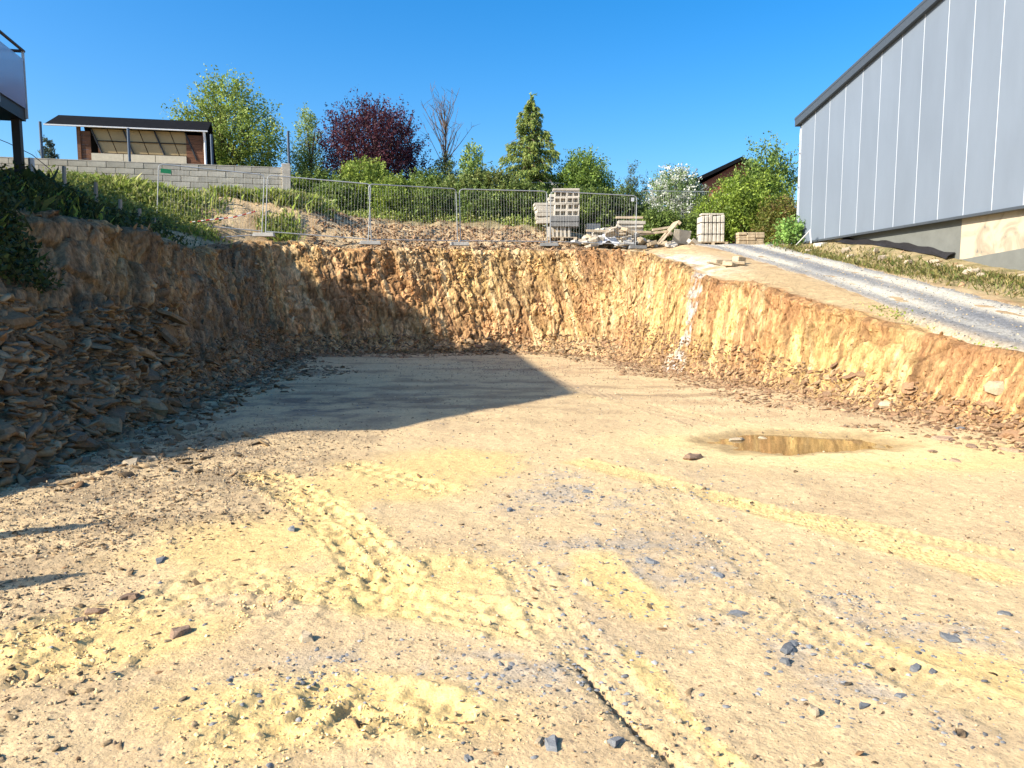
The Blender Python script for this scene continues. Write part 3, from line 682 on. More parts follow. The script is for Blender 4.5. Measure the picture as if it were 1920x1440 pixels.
for i in range(1):                                    # footing blocks peeping out of the verge
    x = (2.3, 8.3, 9.7, 10.5)[i]; p = HA+hd*x; z = float(H(p[0]-.35, p[1]))
    o = MB().box((0, 0, 0), (.5, .22, .18)).build('footing_block', 'block', hall, bevel=.015)
    o.location = (x, -.28, z-.02); o.rotation_euler = (random.uniform(-.1, .1), random.uniform(-.12, .12), random.uniform(-.15, .15))
# white bent frame leaning at the far corner
o = MB().tube([(0, 0, 0), (1.0, .0, .42), (1.35, -.12, -.05)], .022, 6).build('bent_white_bar', 'white')
p = HA+hd*.7; o.location = (p[0]-.35, p[1], float(H(p[0]-.35, p[1]))+.03); o.rotation_euler = (0, 0, math.atan2(hd[1], hd[0]))
tag(o, 'bent white metal bar leaning in the weeds at the foot of the grey hall', 'metal bar')

# ================================================================== CONCRETE BLOCK WALL
WA = np.array([-18.7, 26.15]); WB = np.array([-8.35, 28.55]); wd = (WB-WA)/np.linalg.norm(WB-WA); WLn = float(np.linalg.norm(WB-WA))
wall = empty('concrete_block_wall', (WA[0], WA[1], 0), math.atan2(wd[1], wd[0]))
tag(wall, 'low grey concrete block wall below the wooden dugout', 'wall')
WT = 6.52
MB().bbox(0, WLn, .02, .18, 4.6, WT-.01).build('mortar_core', 'mortar', wall)
proto = MB().box((0, 0, 0), (.580, .2, .184)).build('block', 'block', wall, bevel=.006)
first = True
for r in range(7):
    x = -(.3 if r % 2 else .0)
    while x < WLn-.05:
        x0 = max(x, 0); x1 = min(x+.6, WLn); wfrac = (x1-x0)/.6
        if wfrac > .1:
            o = proto if first else copy(proto, wall); first = False
            o.location = ((x0+x1)/2, .1+random.uniform(-.003, .003), WT-.1-.2*r); o.scale = (wfrac, 1, 1)
        x += .6
MB().bbox(-.01, WLn, -.004, .204, WT+.001, WT+.028).build('mortar_capping', 'pconcrete', wall)
MB().bbox(WLn+.005, WLn+.3, -.06, .26, 4.8, WT+.16).build('end_pillar', 'pconcrete', wall, bevel=.01)

# ================================================================== DUGOUT SHED
shed = empty('wooden_dugout', (-18.25, 31.0, 0), R(12)); shed.scale = (1.08, 1, 1)
tag(shed, 'brown wooden dugout shed with dark roof and tan screens above the wall', 'shed')
zf = 8.62; zr = 9.2; Ls = 5.55
MB().add([(0, -.1, zf), (Ls, -.1, zf), (Ls, 1.0, zr), (.15, 1.0, zr), (0, -.1, zf-.07), (Ls, -.1, zf-.07), (Ls, 1.0, zr-.07), (.15, 1.0, zr-.07)],
         [(0, 1, 2, 3), (7, 6, 5, 4), (0, 4, 5, 1), (1, 5, 6, 2), (2, 6, 7, 3), (3, 7, 4, 0)]).build('front_roof', 'roofblack', shed)
MB().add([(.95, 1.0, zr-.005), (Ls, 1.0, zr-.005), (Ls, 2.6, 6.2), (.95, 2.6, 6.2), (.95, 1.0, zr-.08), (Ls, 1.0, zr-.08), (Ls, 2.53, 6.2), (.95, 2.53, 6.2)],
         [(0, 1, 2, 3), (7, 6, 5, 4), (0, 4, 5, 1), (1, 5, 6, 2), (2, 6, 7, 3), (3, 7, 4, 0)]).build('rear_roof', 'roofblack', shed)
gt_ = MB().box((Ls/2, -.15, zf-.05), (Ls+.02, .1, .045)).build('gutter', 'white', shed)
MB().tube([(Ls-.12, -.15, zf-.07), (Ls-.12, -.02, zf-.4), (Ls-.12, -.02, 6.2)], .045, 8).build('downpipe', 'white', gt_)
for x0, x1 in ((1.08, 1.45), (4.75, 5.32)):
    for i in range(13): MB().bbox(x0, x1, .06, .1, 6.1+i*.18, 6.1+i*.18+.172).build('plank', 'wood', shed)
for i in range(13): MB().bbox(1.46, 4.74, .95, .99, 6.1+i*.18, 6.1+i*.18+.172).build('plank', 'wood', shed)
MB().bbox(1.0, 1.12, .02, .14, 6.1, zf-.02).build('corner_post', 'wood', shed)
MB().bbox(5.33, 5.45, .02, .14, 6.1, zf-.02).build('corner_post', 'wood', shed)
MB().add([(5.42, .1, 6.1), (5.42, .1, zf-.05), (5.42, 1.0, zr-.1), (5.42, 2.5, 6.1), (5.36, .1, 6.1), (5.36, .1, zf-.05), (5.36, 1.0, zr-.1), (5.36, 2.5, 6.1)],
         [(0, 1, 2, 3), (7, 6, 5, 4), (0, 4, 5, 1), (1, 5, 6, 2), (2, 6, 7, 3), (3, 7, 4, 0)]).build('gable_wall', 'roofblack', shed)
# tan screens leaning in their frames, three bays of two by two
for b in range(3):
    xa = 1.5+b*1.08
    for i in range(2):
        for j in range(2):
            z0 = 7.62+j*.47; y0 = .0; dz = .45
            sx = .22*(1-(j)) ; sx2 = .22*(1-(j+1)*.5)
            def P(x, z): return (xa+x+.30*(8.5-z)/.9, .08+.25*(8.45-z)/1.45*0+.02, z)
            a = .02+i*.53; c = a+.5
            MB().add([P(a, z0), P(c, z0), P(c, z0+dz), P(a, z0+dz)]+[(q[0], q[1]+.02, q[2]) for q in (P(a, z0), P(c, z0), P(c, z0+dz), P(a, z0+dz))],
                     [(0, 1, 2, 3), (7, 6, 5, 4), (0, 4, 5, 1), (1, 5, 6, 2), (2, 6, 7, 3), (3, 7, 4, 0)]).build('screen_pane', 'tan', shed)
for b in range(4):
    xa = 1.5+b*1.08
    MB().tube([(xa, .06, 8.5), (xa+.36, .06, 7.45)], .035, 6).build('strut', 'blacksteel', shed)
MB().tube([(1.62, .07, 8.075), (4.95, .07, 8.075)], .02, 6).build('cross_bar', 'blacksteel', shed)
for i in range(3): MB().bbox(1.46+i*1.1, 1.46+i*1.1+1.08, .02, .055, 6.3, 7.58).build('kick_board', 'cream', shed)
# ball-net posts along the wall
for (px, py, Y, lab) in ((75, 228, 29.0, 'slim blue-grey steel post left of the small spruce'), (240, 240, 28.6, 'slim dark steel post in front of the dugout screens'),
                         (396, 252, 30.5, 'slim dark steel post against the dugout gable'), (540, 246, 30.0, 'slim blue-grey steel post behind the end pillar of the block wall')):
    t = at(px, py, Y); zb_ = float(H(t.x, Y))
    o = MB().tube([(0, 0, -.1), (0, 0, t.z-zb_)], .05, 8).build('steel_post', 'steelblue'); o.location = (t.x, Y, zb_)
    tag(o, lab, 'post', 'net posts behind the block wall')

# ================================================================== TERRACE DECK AND HOUSE ON THE LEFT
dc = at(49, 228, 15.0); dd = Vector((-.24, 1, 0)).normalized()
deck = empty('terrace_deck', (dc.x, dc.y, 0), math.atan2(dd.y, dd.x))       # local x away from viewer, y to the left
tag(deck, 'raised terrace with dark steel edge and glass railing at the left edge', 'terrace')
zd = dc.z; DL = 4.7
dsl = MB().bbox(-DL, 0, 0.0, 2.6, zd, zd+.32).build('deck_slab', 'blacksteel', deck)
MB().bbox(-DL, 0, .02, 2.6, zd+.325, zd+.36).build('deck_boards', 'greywood', dsl)
gz_ = float(H(dc.x, dc.y))
for k in range(2):
    z0 = float(H(dc.x+dd.x*(-.15-k*4), dc.y+dd.y*(-.15-k*4)))-.3
    MB().bbox(-.2-k*4, -.06-k*4, .05, .19, z0, zd-.002).build('support_post', 'blacksteel', deck)
MB().tube([(-.02, -.05, gz_-.4), (-.02, -.05, gz_+.62)], .055, 8).build('base_tube', 'galv', deck)
for k in range(4): MB().bbox(-.04-k*1.3, .0-k*1.3, -.045, -.005, zd+.05, zd+1.27).build('railing_post', 'galv', deck)
for k in range(3): MB().bbox(-1.3-k*1.3+.02, -.06-k*1.3, -.035, -.015, zd+.22, zd+1.12).build('glass_pane', 'glass', deck)
for k in range(2): MB().bbox(.02, .04, .05+k*1.25, 1.25+k*1.25, zd+.22, zd+1.12).build('glass_pane', 'glass', deck)
for k in range(3): MB().bbox(.0, .045, .0+k*1.25, .045+k*1.25, zd+.05, zd+1.15).build('railing_post', 'galv', deck)
MB().tube([(-DL, -.025, zd+1.29), (.03, -.025, zd+1.29), (.03, 2.5, zd+1.29)], .03, 8).build('handrail', 'rail', deck)

house = empty('house', (0, 0, 0)); tag(house, 'house behind the terrace, just outside the left edge', 'house')
ev = 7.0; rg = 13.0
q = [(-11.4, 6.0), (-12.75, 18.0), (-23.0, 17.0), (-21.9, 5.6)]
MB().prism(q, 'z', .0, ev).build('wall', 'housewhite', house)
r1_ = (-16.9, 6.2); r2_ = (-18.05, 17.6)
vs_ = [(q[0][0]+.35, q[0][1]-.3, ev-.25), (q[1][0]+.35, q[1][1]+.3, ev-.25), (q[2][0]-.35, q[2][1]+.3, ev-.25), (q[3][0]-.35, q[3][1]-.3, ev-.25), (r1_[0], r1_[1]-.4, rg), (r2_[0], r2_[1]+.3, rg)]
MB().add(vs_, [(0, 1, 5, 4), (2, 3, 4, 5), (0, 4, 3), (1, 2, 5), (0, 3, 2, 1)]).build('roof', 'roofblack', house)
MB().bbox(-19.6, -19.0, 9.0, 9.7, 9.5, 13.2).build('chimney', 'redbrick', house)
fd = Vector((q[1][0]-q[0][0], q[1][1]-q[0][1], 0)).normalized(); fnm = Vector((fd.y, -fd.x, 0)); rotf = Matrix((fd, fnm*-1, Vector((0, 0, 1)))).transposed()
for k in range(3):                                                        # glazed doors and windows behind the terrace
    c_ = Vector((q[0][0], q[0][1], 0))+fd*(2.2+k*3.8)+fnm*.03; hh = 1.3
    pn_ = MB().box((c_.x, c_.y, 5.75), (1.6, .03, hh), rotf).build('window', 'glass', house); f5 = MB()
    for sx_ in (-1, 1): f5.box(Vector((c_.x, c_.y, 5.75))+fd*sx_*.84, (.08, .08, hh+.16), rotf)
    for sz_ in (-1, 1): f5.box(Vector((c_.x, c_.y, 5.75+sz_*(hh/2+.04))), (1.6, .07, .08), rotf)
    f5.build('frame', 'fascia', pn_)
for k in range(2):                                                        # garden posts outside the frame whose shadows cross the floor
    p = ((-5.87, 4.44), (-5.47, 3.37))[k]; z0 = .28
    o = MB().tube([(0, 0, -.3), (0, 0, 1.5), (0, 0, 1.72)], [.11, .10, .03], 8).build('timber_post', 'greywood'); o.location = (p[0], p[1], z0)
    tag(o, ('timber post outside the left edge, further from the viewer', 'timber post outside the left edge, nearer to the viewer')[k], 'post', 'timber posts beside the pit')

# ================================================================== SITE FENCE
def make_panel(length):
    root = empty('site_fence')
    f = MB(); h = 2.0; r = .019; c = .12
    f.tube([(.03, 0, .0), (.03, 0, h-c), (.06, 0, h-.04), (.03+c, 0, h), (length-.03-c, 0, h), (length-.06, 0, h-.04), (length-.03, 0, h-c), (length-.03, 0, 0)], r, 6)
    f.build('tube_frame', 'galv', root)
    MB().tube([(.03, 0, .16), (length-.03, 0, .16)], .018, 6).build('bottom_rail', 'galv', root)
    wm = MB(); n = int(length/.105)
    for i in range(1, n): wm.tube([(i*length/n, 0, .16), (i*length/n, 0, h)], .0019, 3, cap=False)
    for z in (.45, .85, 1.25, 1.65): wm.tube([(.03, .004, z), (length-.03, .004, z)], .0019, 3, cap=False)
    wo = wm.build('wire_mesh', 'galv', root); wo['kind'] = 'stuff'
    return root
FPT = [(292, 25.3, 425), (496, 26.0, 443), (695, 26.5, 458), (862, 28.3, 460), (1030, 29.2, 461), (1195, 30.2, 466)]
FPW = [at(p[0], p[2], p[1]) for p in FPT]
labs = ['leftmost fence panel with rounded corners and a green tag', 'wire fence panel below the grassy mound', 'wire fence panel in front of the low hedge, left of the block stacks',
        'wire fence panel in front of the dark hedge, ending at the block tower', 'wire fence panel in front of the rubble and stacked blocks']
for k in range(5):
    a, b = FPW[k], FPW[k+1]; d = b-a; L = math.hypot(d.x, d.y)
    pn = make_panel(L-.05); pn.location = (a.x, a.y, a.z); pn.rotation_euler = (0, -math.atan2(b.z-a.z, L), math.atan2(d.y, d.x))
    tag(pn, labs[k], 'fence', 'site fence panels along the back rim')
    if k == 0: MB().bbox(.1, .42, -.03, -.022, 1.72, 1.86).build('tag_plate', 'green', pn)
    if k == 4: MB().bbox(L-.32, L-.2, -.03, -.022, 1.78, 1.92).build('tag_plate', 'white', pn)
for (px, py, Yb, k, X2, Y2) in ((972, 423, 36.6, 0, 4.2, 37.4), (1200, 440, 36.3, 1, 9.2, 36.6)):
    a = at(px, py, Yb); L = 3.45; pn = make_panel(L); pn.location = a; pn.rotation_euler = (0, 0, math.atan2(Y2-a.y, X2-a.x))
    tag(pn, ('wire fence panel far behind, under the cedar', 'wire fence panel far behind, below the white blossom')[k], 'fence', 'site fence panels far behind')
foot0 = MB().add([(-.36, -.11, 0), (.36, -.11, 0), (.36, .11, 0), (-.36, .11, 0), (-.33, -.09, .13), (.33, -.09, .13), (.33, .09, .13), (-.33, .09, .13)],
                 [(0, 3, 2, 1), (4, 5, 6, 7), (0, 1, 5, 4), (1, 2, 6, 5), (2, 3, 7, 6), (3, 0, 4, 7)]).build('ballast_block', 'concrete', bevel=.012)
fl_labs = ['pale concrete fence foot at the grassy mound', 'concrete fence foot on the rim below the plum tree', 'pale concrete fence foot on the middle of the back rim',
           'dark fence foot beside the upright-brick pallet', 'dark fence foot at the right end of the site fence']
for k in range(5):
    o = foot0 if k == 0 else copy(foot0); p = FPW[k+1]
    if k >= 3:
        o.data = o.data.copy(); o.data.materials[0] = M['dconcrete']
    o.location = (p.x, p.y-.06, max(p.z, float(H(p.x, p.y))+.0)-.02); o.rotation_euler = (0, 0, random.uniform(-.25, .25))
    tag(o, fl_labs[k], 'ballast block', 'concrete feet of the site fence')
# barrier tape slung from the leftmost panel
a = at(292, 419, 25.2); b = at(395, 412, 25.6); c = at(480, 396, 26.2)
o = MB().tube([a, a.lerp(b, .5)-Vector((0, 0, .05)), b, b.lerp(c, .5)-Vector((0, 0, .06)), c], .022, 5).build('barrier_tape', 'redtape'); tag(o, 'red and white barrier tape slung low across the grass', 'tape')
o = MB().tube([at(335, 449, 25.0), at(400, 446, 25.3), at(480, 440, 25.9)], .018, 5).build('steel_bar', 'galv'); tag(o, 'long pale bar lying on the grass above the corner', 'bar')
# timber stakes up the left slope
for k, (px, pt, pb, Y, lab) in enumerate(((122, 312, 370, 21.0, 'tallest weathered stake near the terrace'), (180, 342, 376, 21.4, 'second weathered stake from the terrace'),
                                          (226, 374, 408, 21.8, 'third weathered stake from the terrace'), (262, 391, 424, 22.2, 'fourth weathered stake from the terrace'), (289, 408, 434, 22.8, 'smallest stake beside the rounded fence corner'))):
    t = at(px, pt, Y); b = at(px, pb, Y); zg = float(H(b.x, b.y))
    o = MB().tube([(0, 0, min(zg, b.z)-b.z-.2), (.0, 0, 0), (.02, 0, t.z-b.z)], [.055, .055, .05], 7).build('wooden_stake', 'greywood'); o.location = b
    tag(o, lab, 'stake', 'timber stakes on the left slope')

# ================================================================== BUILDING MATERIALS BEHIND THE FENCE
YD = 31.5
def dz(px, py, Y=YD): return at(px, py, Y)
def make_pallet(lab, loc, rz, rx=0., ry=0.):
    p = empty('pallet', loc, rz); p.rotation_euler = (rx, ry, rz); tag(p, lab, 'pallet', 'wooden pallets')
    for i in range(5): MB().bbox(-.6, .6, -.4+i*.175, -.4+i*.175+.1, .122, .144).build('deck_slat', 'palewood', p)
    for x in (-.53, 0, .53):
        for y in (-.35, 0, .35): MB().box((x, y, .06), (.12, .1, .1)).build('spacer_block', 'palewood', p)
    for x in (-.53, 0, .53): MB().bbox(x-.05, x+.05, -.4, .4, .111, .121).build('stringer', 'palewood', p)
    return p
# pallet of upright bricks, dark block bundle, tower of hollow blocks
b = at(1052, 459, YD); zg = float(H(b.x, YD))-.02
make_pallet('wooden pallet under the dark block bundle and hollow block tower', (b.x, YD, zg), .03)
pz = zg+.146
for i in range(6):
    o = MB().box((0, 0, .2), (.1, .3, .4)).build('upright_slab', 'pconcrete', bevel=.01); o.location = (b.x-.5+i*.16, YD-.2, pz); o.rotation_euler = (0, .05*random.uniform(-1, 1), 0)
    tag(o, 'narrow pale slab standing upright on the pallet under the block tower', 'slab', 'upright slabs on the pallet')
bb = empty('block_bundle', (b.x+.12, YD+.05, pz+.402)); tag(bb, 'dark grey strapped block bundle between the pallet and the hollow block tower', 'block bundle')
for i in range(4): MB().bbox(-.56+i*.28, -.56+i*.28+.272, -.5, .5, 0, .42).build('block', 'dconcrete', bb, bevel=.01)
MB().bbox(-.575, .575, -.515, .515, .19, .205).build('strap', 'blacksteel', bb)
tz = pz+.83
def hollow():
    m = MB(); W, Dp, Hh = .49, .4, .25
    m.bbox(-W/2, W/2, -Dp/2, Dp/2, 0, .045); m.bbox(-W/2, W/2, -Dp/2, Dp/2, Hh-.045, Hh-.004)
    for x in (-W/2+.02, 0, W/2-.02): m.bbox(x-.02, x+.02, -Dp/2+.001, Dp/2-.001, .046, Hh-.046)
    m.bbox(-W/2+.041, W/2-.041, .0, .03, .047, Hh-.047)
    return m.build('hollow_block', 'pconcrete')
hb = hollow(); rows = ('bottom', 'second', 'third', 'top'); first = True
for r in range(4):
    for c in range(2):
        o = hb if first else copy(hb); first = False
        o.location = (b.x-.05+.02*(r % 2)+c*.5, YD+.05+random.uniform(-.02, .02), tz+r*.252); o.rotation_euler = (0, 0, random.uniform(-.04, .04))
        tag(o, 'hollow concrete block, %s in the %s row of the tall tower' % (('left', 'right')[c], rows[r]), 'block', 'hollow blocks in the tall tower')
o = MB().bbox(-.55, .52, -.22, .22, 0, .09).build('cover_slab', 'pconcrete', bevel=.01); o.location = (b.x+.2, YD+.05, tz+4*.252); tag(o, 'pale flat slab lying on top of the hollow block tower', 'slab')
def slab_stack(px, py, Y, n, w_, d_, t_, lab, jit=.06, mtl='pconcrete', nm='stone_slab', rz=0.):
    p = at(px, py, Y); z = float(H(p.x, Y))-.02
    z = max(z, p.z) if p.z-z > .15 else z
    for i in range(n):
        th = t_*random.uniform(.8, 1.2)
        o = MB().box((0, 0, th/2), (w_*random.uniform(.85, 1.05), d_, th)).build(nm, mtl, bevel=.012)
        o.location = (p.x+random.uniform(-jit, jit), Y+random.uniform(-jit, jit), z); o.rotation_euler = (random.uniform(-.015, .015), random.uniform(-.02, .02), rz+random.uniform(-.15, .15)); z += th+.004
        tag(o, ('bottom' if i == 0 else 'top' if i == n-1 else 'middle')+' '+lab, 'slab', lab)
    return p.x, z
slab_stack(1022, 420, 32.6, 6, .85, .6, .13, 'pale slab in the leaning stack left of the block tower')
slab_stack(1040, 420, 33.2, 8, .5, .5, .15, 'pale slab in the narrow stack just behind the block tower')
slab_stack(1112, 455, 32.2, 3, .62, .4, .30, 'thick pale block in the stack right of the block tower')
slab_stack(1138, 458, 31.9, 3, .5, .4, .24, 'thick pale block in the stack behind the white sheeting')
slab_stack(1178, 460, 32.2, 7, 1.1, .6, .14, 'pale slab in the broad uneven stack behind the last fence post', .1)
for k, (px, py, Y, L, dx, dzv) in enumerate(((1180, 408, 31.9, 1.1, .02, .0), (1215, 438, 31.2, 1.6, .08, .12), (1160, 434, 31.1, 2.6, .04, -.02), (1245, 428, 32.0, 1.0, .1, .15))):
    p = at(px, py, Y); o = MB().box((0, 0, 0), (L, .12, .09)).build('timber_beam', 'palewood', bevel=.006); o.location = p; o.rotation_euler = (0, -dzv, dx)
    tag(o, ('short timber beam on top of the broad slab stack', 'timber beam sloping over the rubble right of the last fence post', 'longest timber beam lying across the rubble', 'short timber beam resting high on the planks')[k], 'timber')
# rubble
rub_pal = ('pconcrete', 'palestone', 'concrete', 'greywood')
for i in range(84):
    px = random.uniform(1088, 1300) if i % 2 else random.gauss(1145, 28); Y = random.uniform(30.5, 31.7); x = X_(px, Y); z = float(H(x, Y))
    s = random.uniform(.25, .7); m = MB(); n = random.randint(4, 6)
    poly = [(s*random.uniform(.35, .55)*math.cos(2*math.pi*(j+random.uniform(-.2, .2))/n), s*random.uniform(.3, .5)*math.sin(2*math.pi*(j+random.uniform(-.2, .2))/n)) for j in range(n)]
    th = random.uniform(.06, .16); m.prism(poly, 'z', -th/2, th/2)
    o = m.build('rubble_piece', random.choice(rub_pal), bevel=.01); pile = .75*math.exp(-((px-1150)/55)**2)*random.random()
    o.location = (x, Y, z+th*.6+pile); o.rotation_euler = (random.uniform(-.7, .7), random.uniform(-.7, .7), random.uniform(0, 6))
    tag(o, 'broken pale slab piece in the rubble heap behind the last fence panel' if px < 1200 else 'broken pale slab piece strewn right of the last fence post', 'rubble', 'broken slab pieces in the rubble' if px < 1200 else 'broken slab pieces right of the fence')
# white sheeting
tp = at(1140, 458, 31.0); n1, n2 = 26, 18; TV = []
for i in range(n1):
    for j in range(n2):
        a = i/(n1-1)*2-1; b2 = j/(n2-1)*2-1
        hgt = .55*max(0, 1-abs(a+.1)**1.6)*max(0, 1-(b2*.9)**2)**.7+.07*math.sin(a*9+b2*5)*(1-abs(a))+.05*math.sin(b2*11-a*3)
        TV.append((tp.x+a*.75+.06*b2, tp.y+b2*.55+.05*a, float(H(tp.x, tp.y))+max(.03, hgt)))
F_ = grid_faces(n1, n2); o = mesh_np('plastic_sheet', np.array(TV), F_, 'tarp', smooth=False); o.modifiers.new('t', 'SOLIDIFY').thickness = .006
tag(o, 'crumpled white plastic sheeting draped over the rubble', 'sheeting')
def lb(px, py, Y, lab, rz, rx, ry): 
    p = at(px, py, Y); p.z = float(H(p.x, Y)); return make_pallet(lab, p, rz, rx, ry)
p = lb(1255, 455, 31.3, 'pallet leaning on its edge with diagonal slats, right of the rubble', .1, 0, -.9); p.location.z += .45
p = lb(1225, 458, 31.6, 'pallet lying flat left of the leaning pallet', .05, 0, 0)
o = MB().box((0, 0, 0), (.7, .06, .55)).build('grey_board', 'block', bevel=.008); p = at(1278, 444, 31.4); o.location = p; o.rotation_euler = (.2, .12, .1); tag(o, 'grey board propped upright at the right end of the rubble', 'board')
p = lb(1332, 458, 31.2, 'pallet under the tall strapped kerb stones', .02, 0, 0)
ks = empty('kerb_stone_bundle', (p.location.x, 31.2, p.location.z+.146)); tag(ks, 'tall strapped bundle of upright pale kerb stones on a pallet', 'kerb stones')
for i in range(6):
    for j in range(3): MB().bbox(-.48+i*.16, -.48+i*.16+.135, -.35+j*.24, -.35+j*.24+.22, 0, 1.0+.02*((i*7+j*3) % 3)).build('kerb_stone', 'pconcrete', ks, bevel=.02)
for z in (.3, .75): MB().bbox(-.495, .47, -.362, .362, z, z+.02).build('strap', 'blacksteel', ks)
for i in range(3): MB().bbox(-.45+i*.3, -.45+i*.3+.28, -.3, .1, 1.045, 1.12).build('loose_slab', 'pconcrete', ks, bevel=.01)
p = at(1405, 458, 31.0); z = float(H(p.x, 31.0))-.02
for r in range(5):
    for c in range(3):
        o = MB().box((0, 0, .05), (.335, .5, .105)).build('paving_block', 'palestone', bevel=.012); o.location = (p.x-.34+c*.34+random.uniform(-.015, .015), 31.0+random.uniform(-.03, .03), z+r*.107)
        tag(o, 'paving block, %s of the %s course in the low stack on the road crest' % (('left', 'middle', 'right')[c], ('bottom', 'second', 'third', 'fourth', 'top')[r]), 'paving block', 'paving blocks in the low stack on the road crest')
# slabs left on the rim beside the road
for k, (px, py, Y, w_, d_, t_, rz) in enumerate(((1352, 509, 22.2, .5, .35, .12, .2), (1375, 514, 21.6, .55, .4, .09, -.1), (1385, 508, 21.9, .3, .25, .16, .5), (1368, 520, 21.2, .32, .3, .1, .8), (1345, 515, 21.8, .6, .2, .05, 0))):
    p = at(px, py, Y); o = MB().box((0, 0, 0), (w_, d_, t_)).build('rim_slab', 'palestone', bevel=.015); o.location = (p.x, Y, float(H(p.x, Y))+t_*.4+.03); o.rotation_euler = (.06, .05*k, rz)
    tag(o, ('flat pale slab, farthest of those left on the rim by the road', 'broad flat slab in the middle of those on the rim by the road', 'small upright stone among the slabs on the rim by the road', 'small slab, nearest of those left on the rim by the road', 'thin leftmost slab on the rim by the road')[k], 'slab', 'slabs on the rim by the road')

# ================================================================== HOUSES FAR BEHIND
hs_ = empty('far_house', (X_(1365, 52), 52, 4.5)); tag(hs_, 'red-brown house with dark gable roof behind the blossom and green bush', 'house')
zt = at(1378, 298, 52).z-4.5; MB().prism([(-2.6, 0), (2.2, 0), (2.2, zt-1.3), (.45, zt-.2), (-2.6, zt-1.9)], 'y', 0, 7).build('wall', 'redbrick', hs_)
MB().prism([(-6.2, zt-3.25), (.45, zt-.15), (.45, zt+.1), (-6.2, zt-3.0)], 'y', -.4, 7.4).build('roof', 'roofblack', hs_)
MB().prism([(.455, zt-.15), (2.7, zt-1.35), (2.7, zt-1.1), (.455, zt+.1)], 'y', -.4, 7.4).build('roof', 'roofblack', hs_)
wn = MB().bbox(-.3, .5, -.03, -.005, zt-2.6, zt-1.6).build('window', 'glass', hs_)
fr = MB()
for b4 in ((-.36, -.305, zt-2.66, zt-1.54), (.505, .56, zt-2.66, zt-1.54), (-.304, .504, zt-2.66, zt-2.605), (-.304, .504, zt-1.595, zt-1.54)): fr.bbox(b4[0], b4[1], -.05, -.004, b4[2], b4[3])
fr.build('frame', 'white', wn)
hs2 = empty('far_house', (X_(1018, 50), 50, 4.5)); tag(hs2, 'white house with dark roof glimpsed behind the cedar', 'house')
zt = at(1012, 322, 50).z-4.5; MB().prism([(-2.0, 0), (2.0, 0), (2.0, zt-1.6), (0, zt-.2), (-2.0, zt-1.6)], 'y', 0, 7).build('wall', 'housewhite', hs2)
for s_ in (-1, 1): MB().prism([(0.003*s_, zt), (2.4*s_, zt-1.65), (2.4*s_, zt-1.85), (0.003*s_, zt-.18)], 'y', -.3, 7.3).build('roof', 'roofblack', hs2)

# ================================================================== VEGETATION
def unit(v): return v/np.maximum(np.linalg.norm(v, axis=-1, keepdims=True), 1e-9)
def leaf_mesh(name, pts, dirs, ln, wd_, colr, material='leaf', parent=None, g=rng):
    """one folded diamond per leaf"""
    n = len(pts); ln = np.broadcast_to(ln, n)[:, None]; wd_ = np.broadcast_to(wd_, n)[:, None]
    d = unit(dirs); s = unit(np.cross(d, g.normal(size=(n, 3)))); nn = np.cross(d, s)
    V = np.stack([pts, pts+d*ln*.5+s*wd_*.5+nn*wd_*.12, pts+d*ln, pts+d*ln*.5-s*wd_*.5+nn*wd_*.12], 1).reshape(-1, 3)
    F = np.arange(4*n).reshape(n, 4); return mesh_np(name, V, F, material, parent, colr=np.repeat(colr, 4, 0))
def pick(palette, n, g, jit=.18):
    P = np.array(palette); c = P[g.integers(0, len(P), n)]; return c*(1+jit*g.normal(size=(n, 1))).clip(.4, 1.8)
def env_points(n, prof, Rx, Ry, z0, z1, g, shell=.6, lump=.28, seed=1):
    zf = np.array([p[0] for p in prof]); rf = np.array([p[1] for p in prof])
    t = g.random(n*4); keep = g.random(n*4) < (np.interp(t, zf, rf)**1.4+.03); t = t[keep][:n]
    th = g.random(len(t))*2*np.pi; r = np.interp(t, zf, rf)*(1+lump*fbm(th*1.1+t*3, t*4+seed, 3, seed))
    q = g.random(len(t))**(1-shell*.75); q = np.maximum(q, .05)
    x = np.cos(th)*r*q*Rx; y = np.sin(th)*r*q*Ry; z = z0+(z1-z0)*t
    return np.stack([x, y, z], 1), np.stack([np.cos(th), np.sin(th), (t-.4)*1.2], 1)
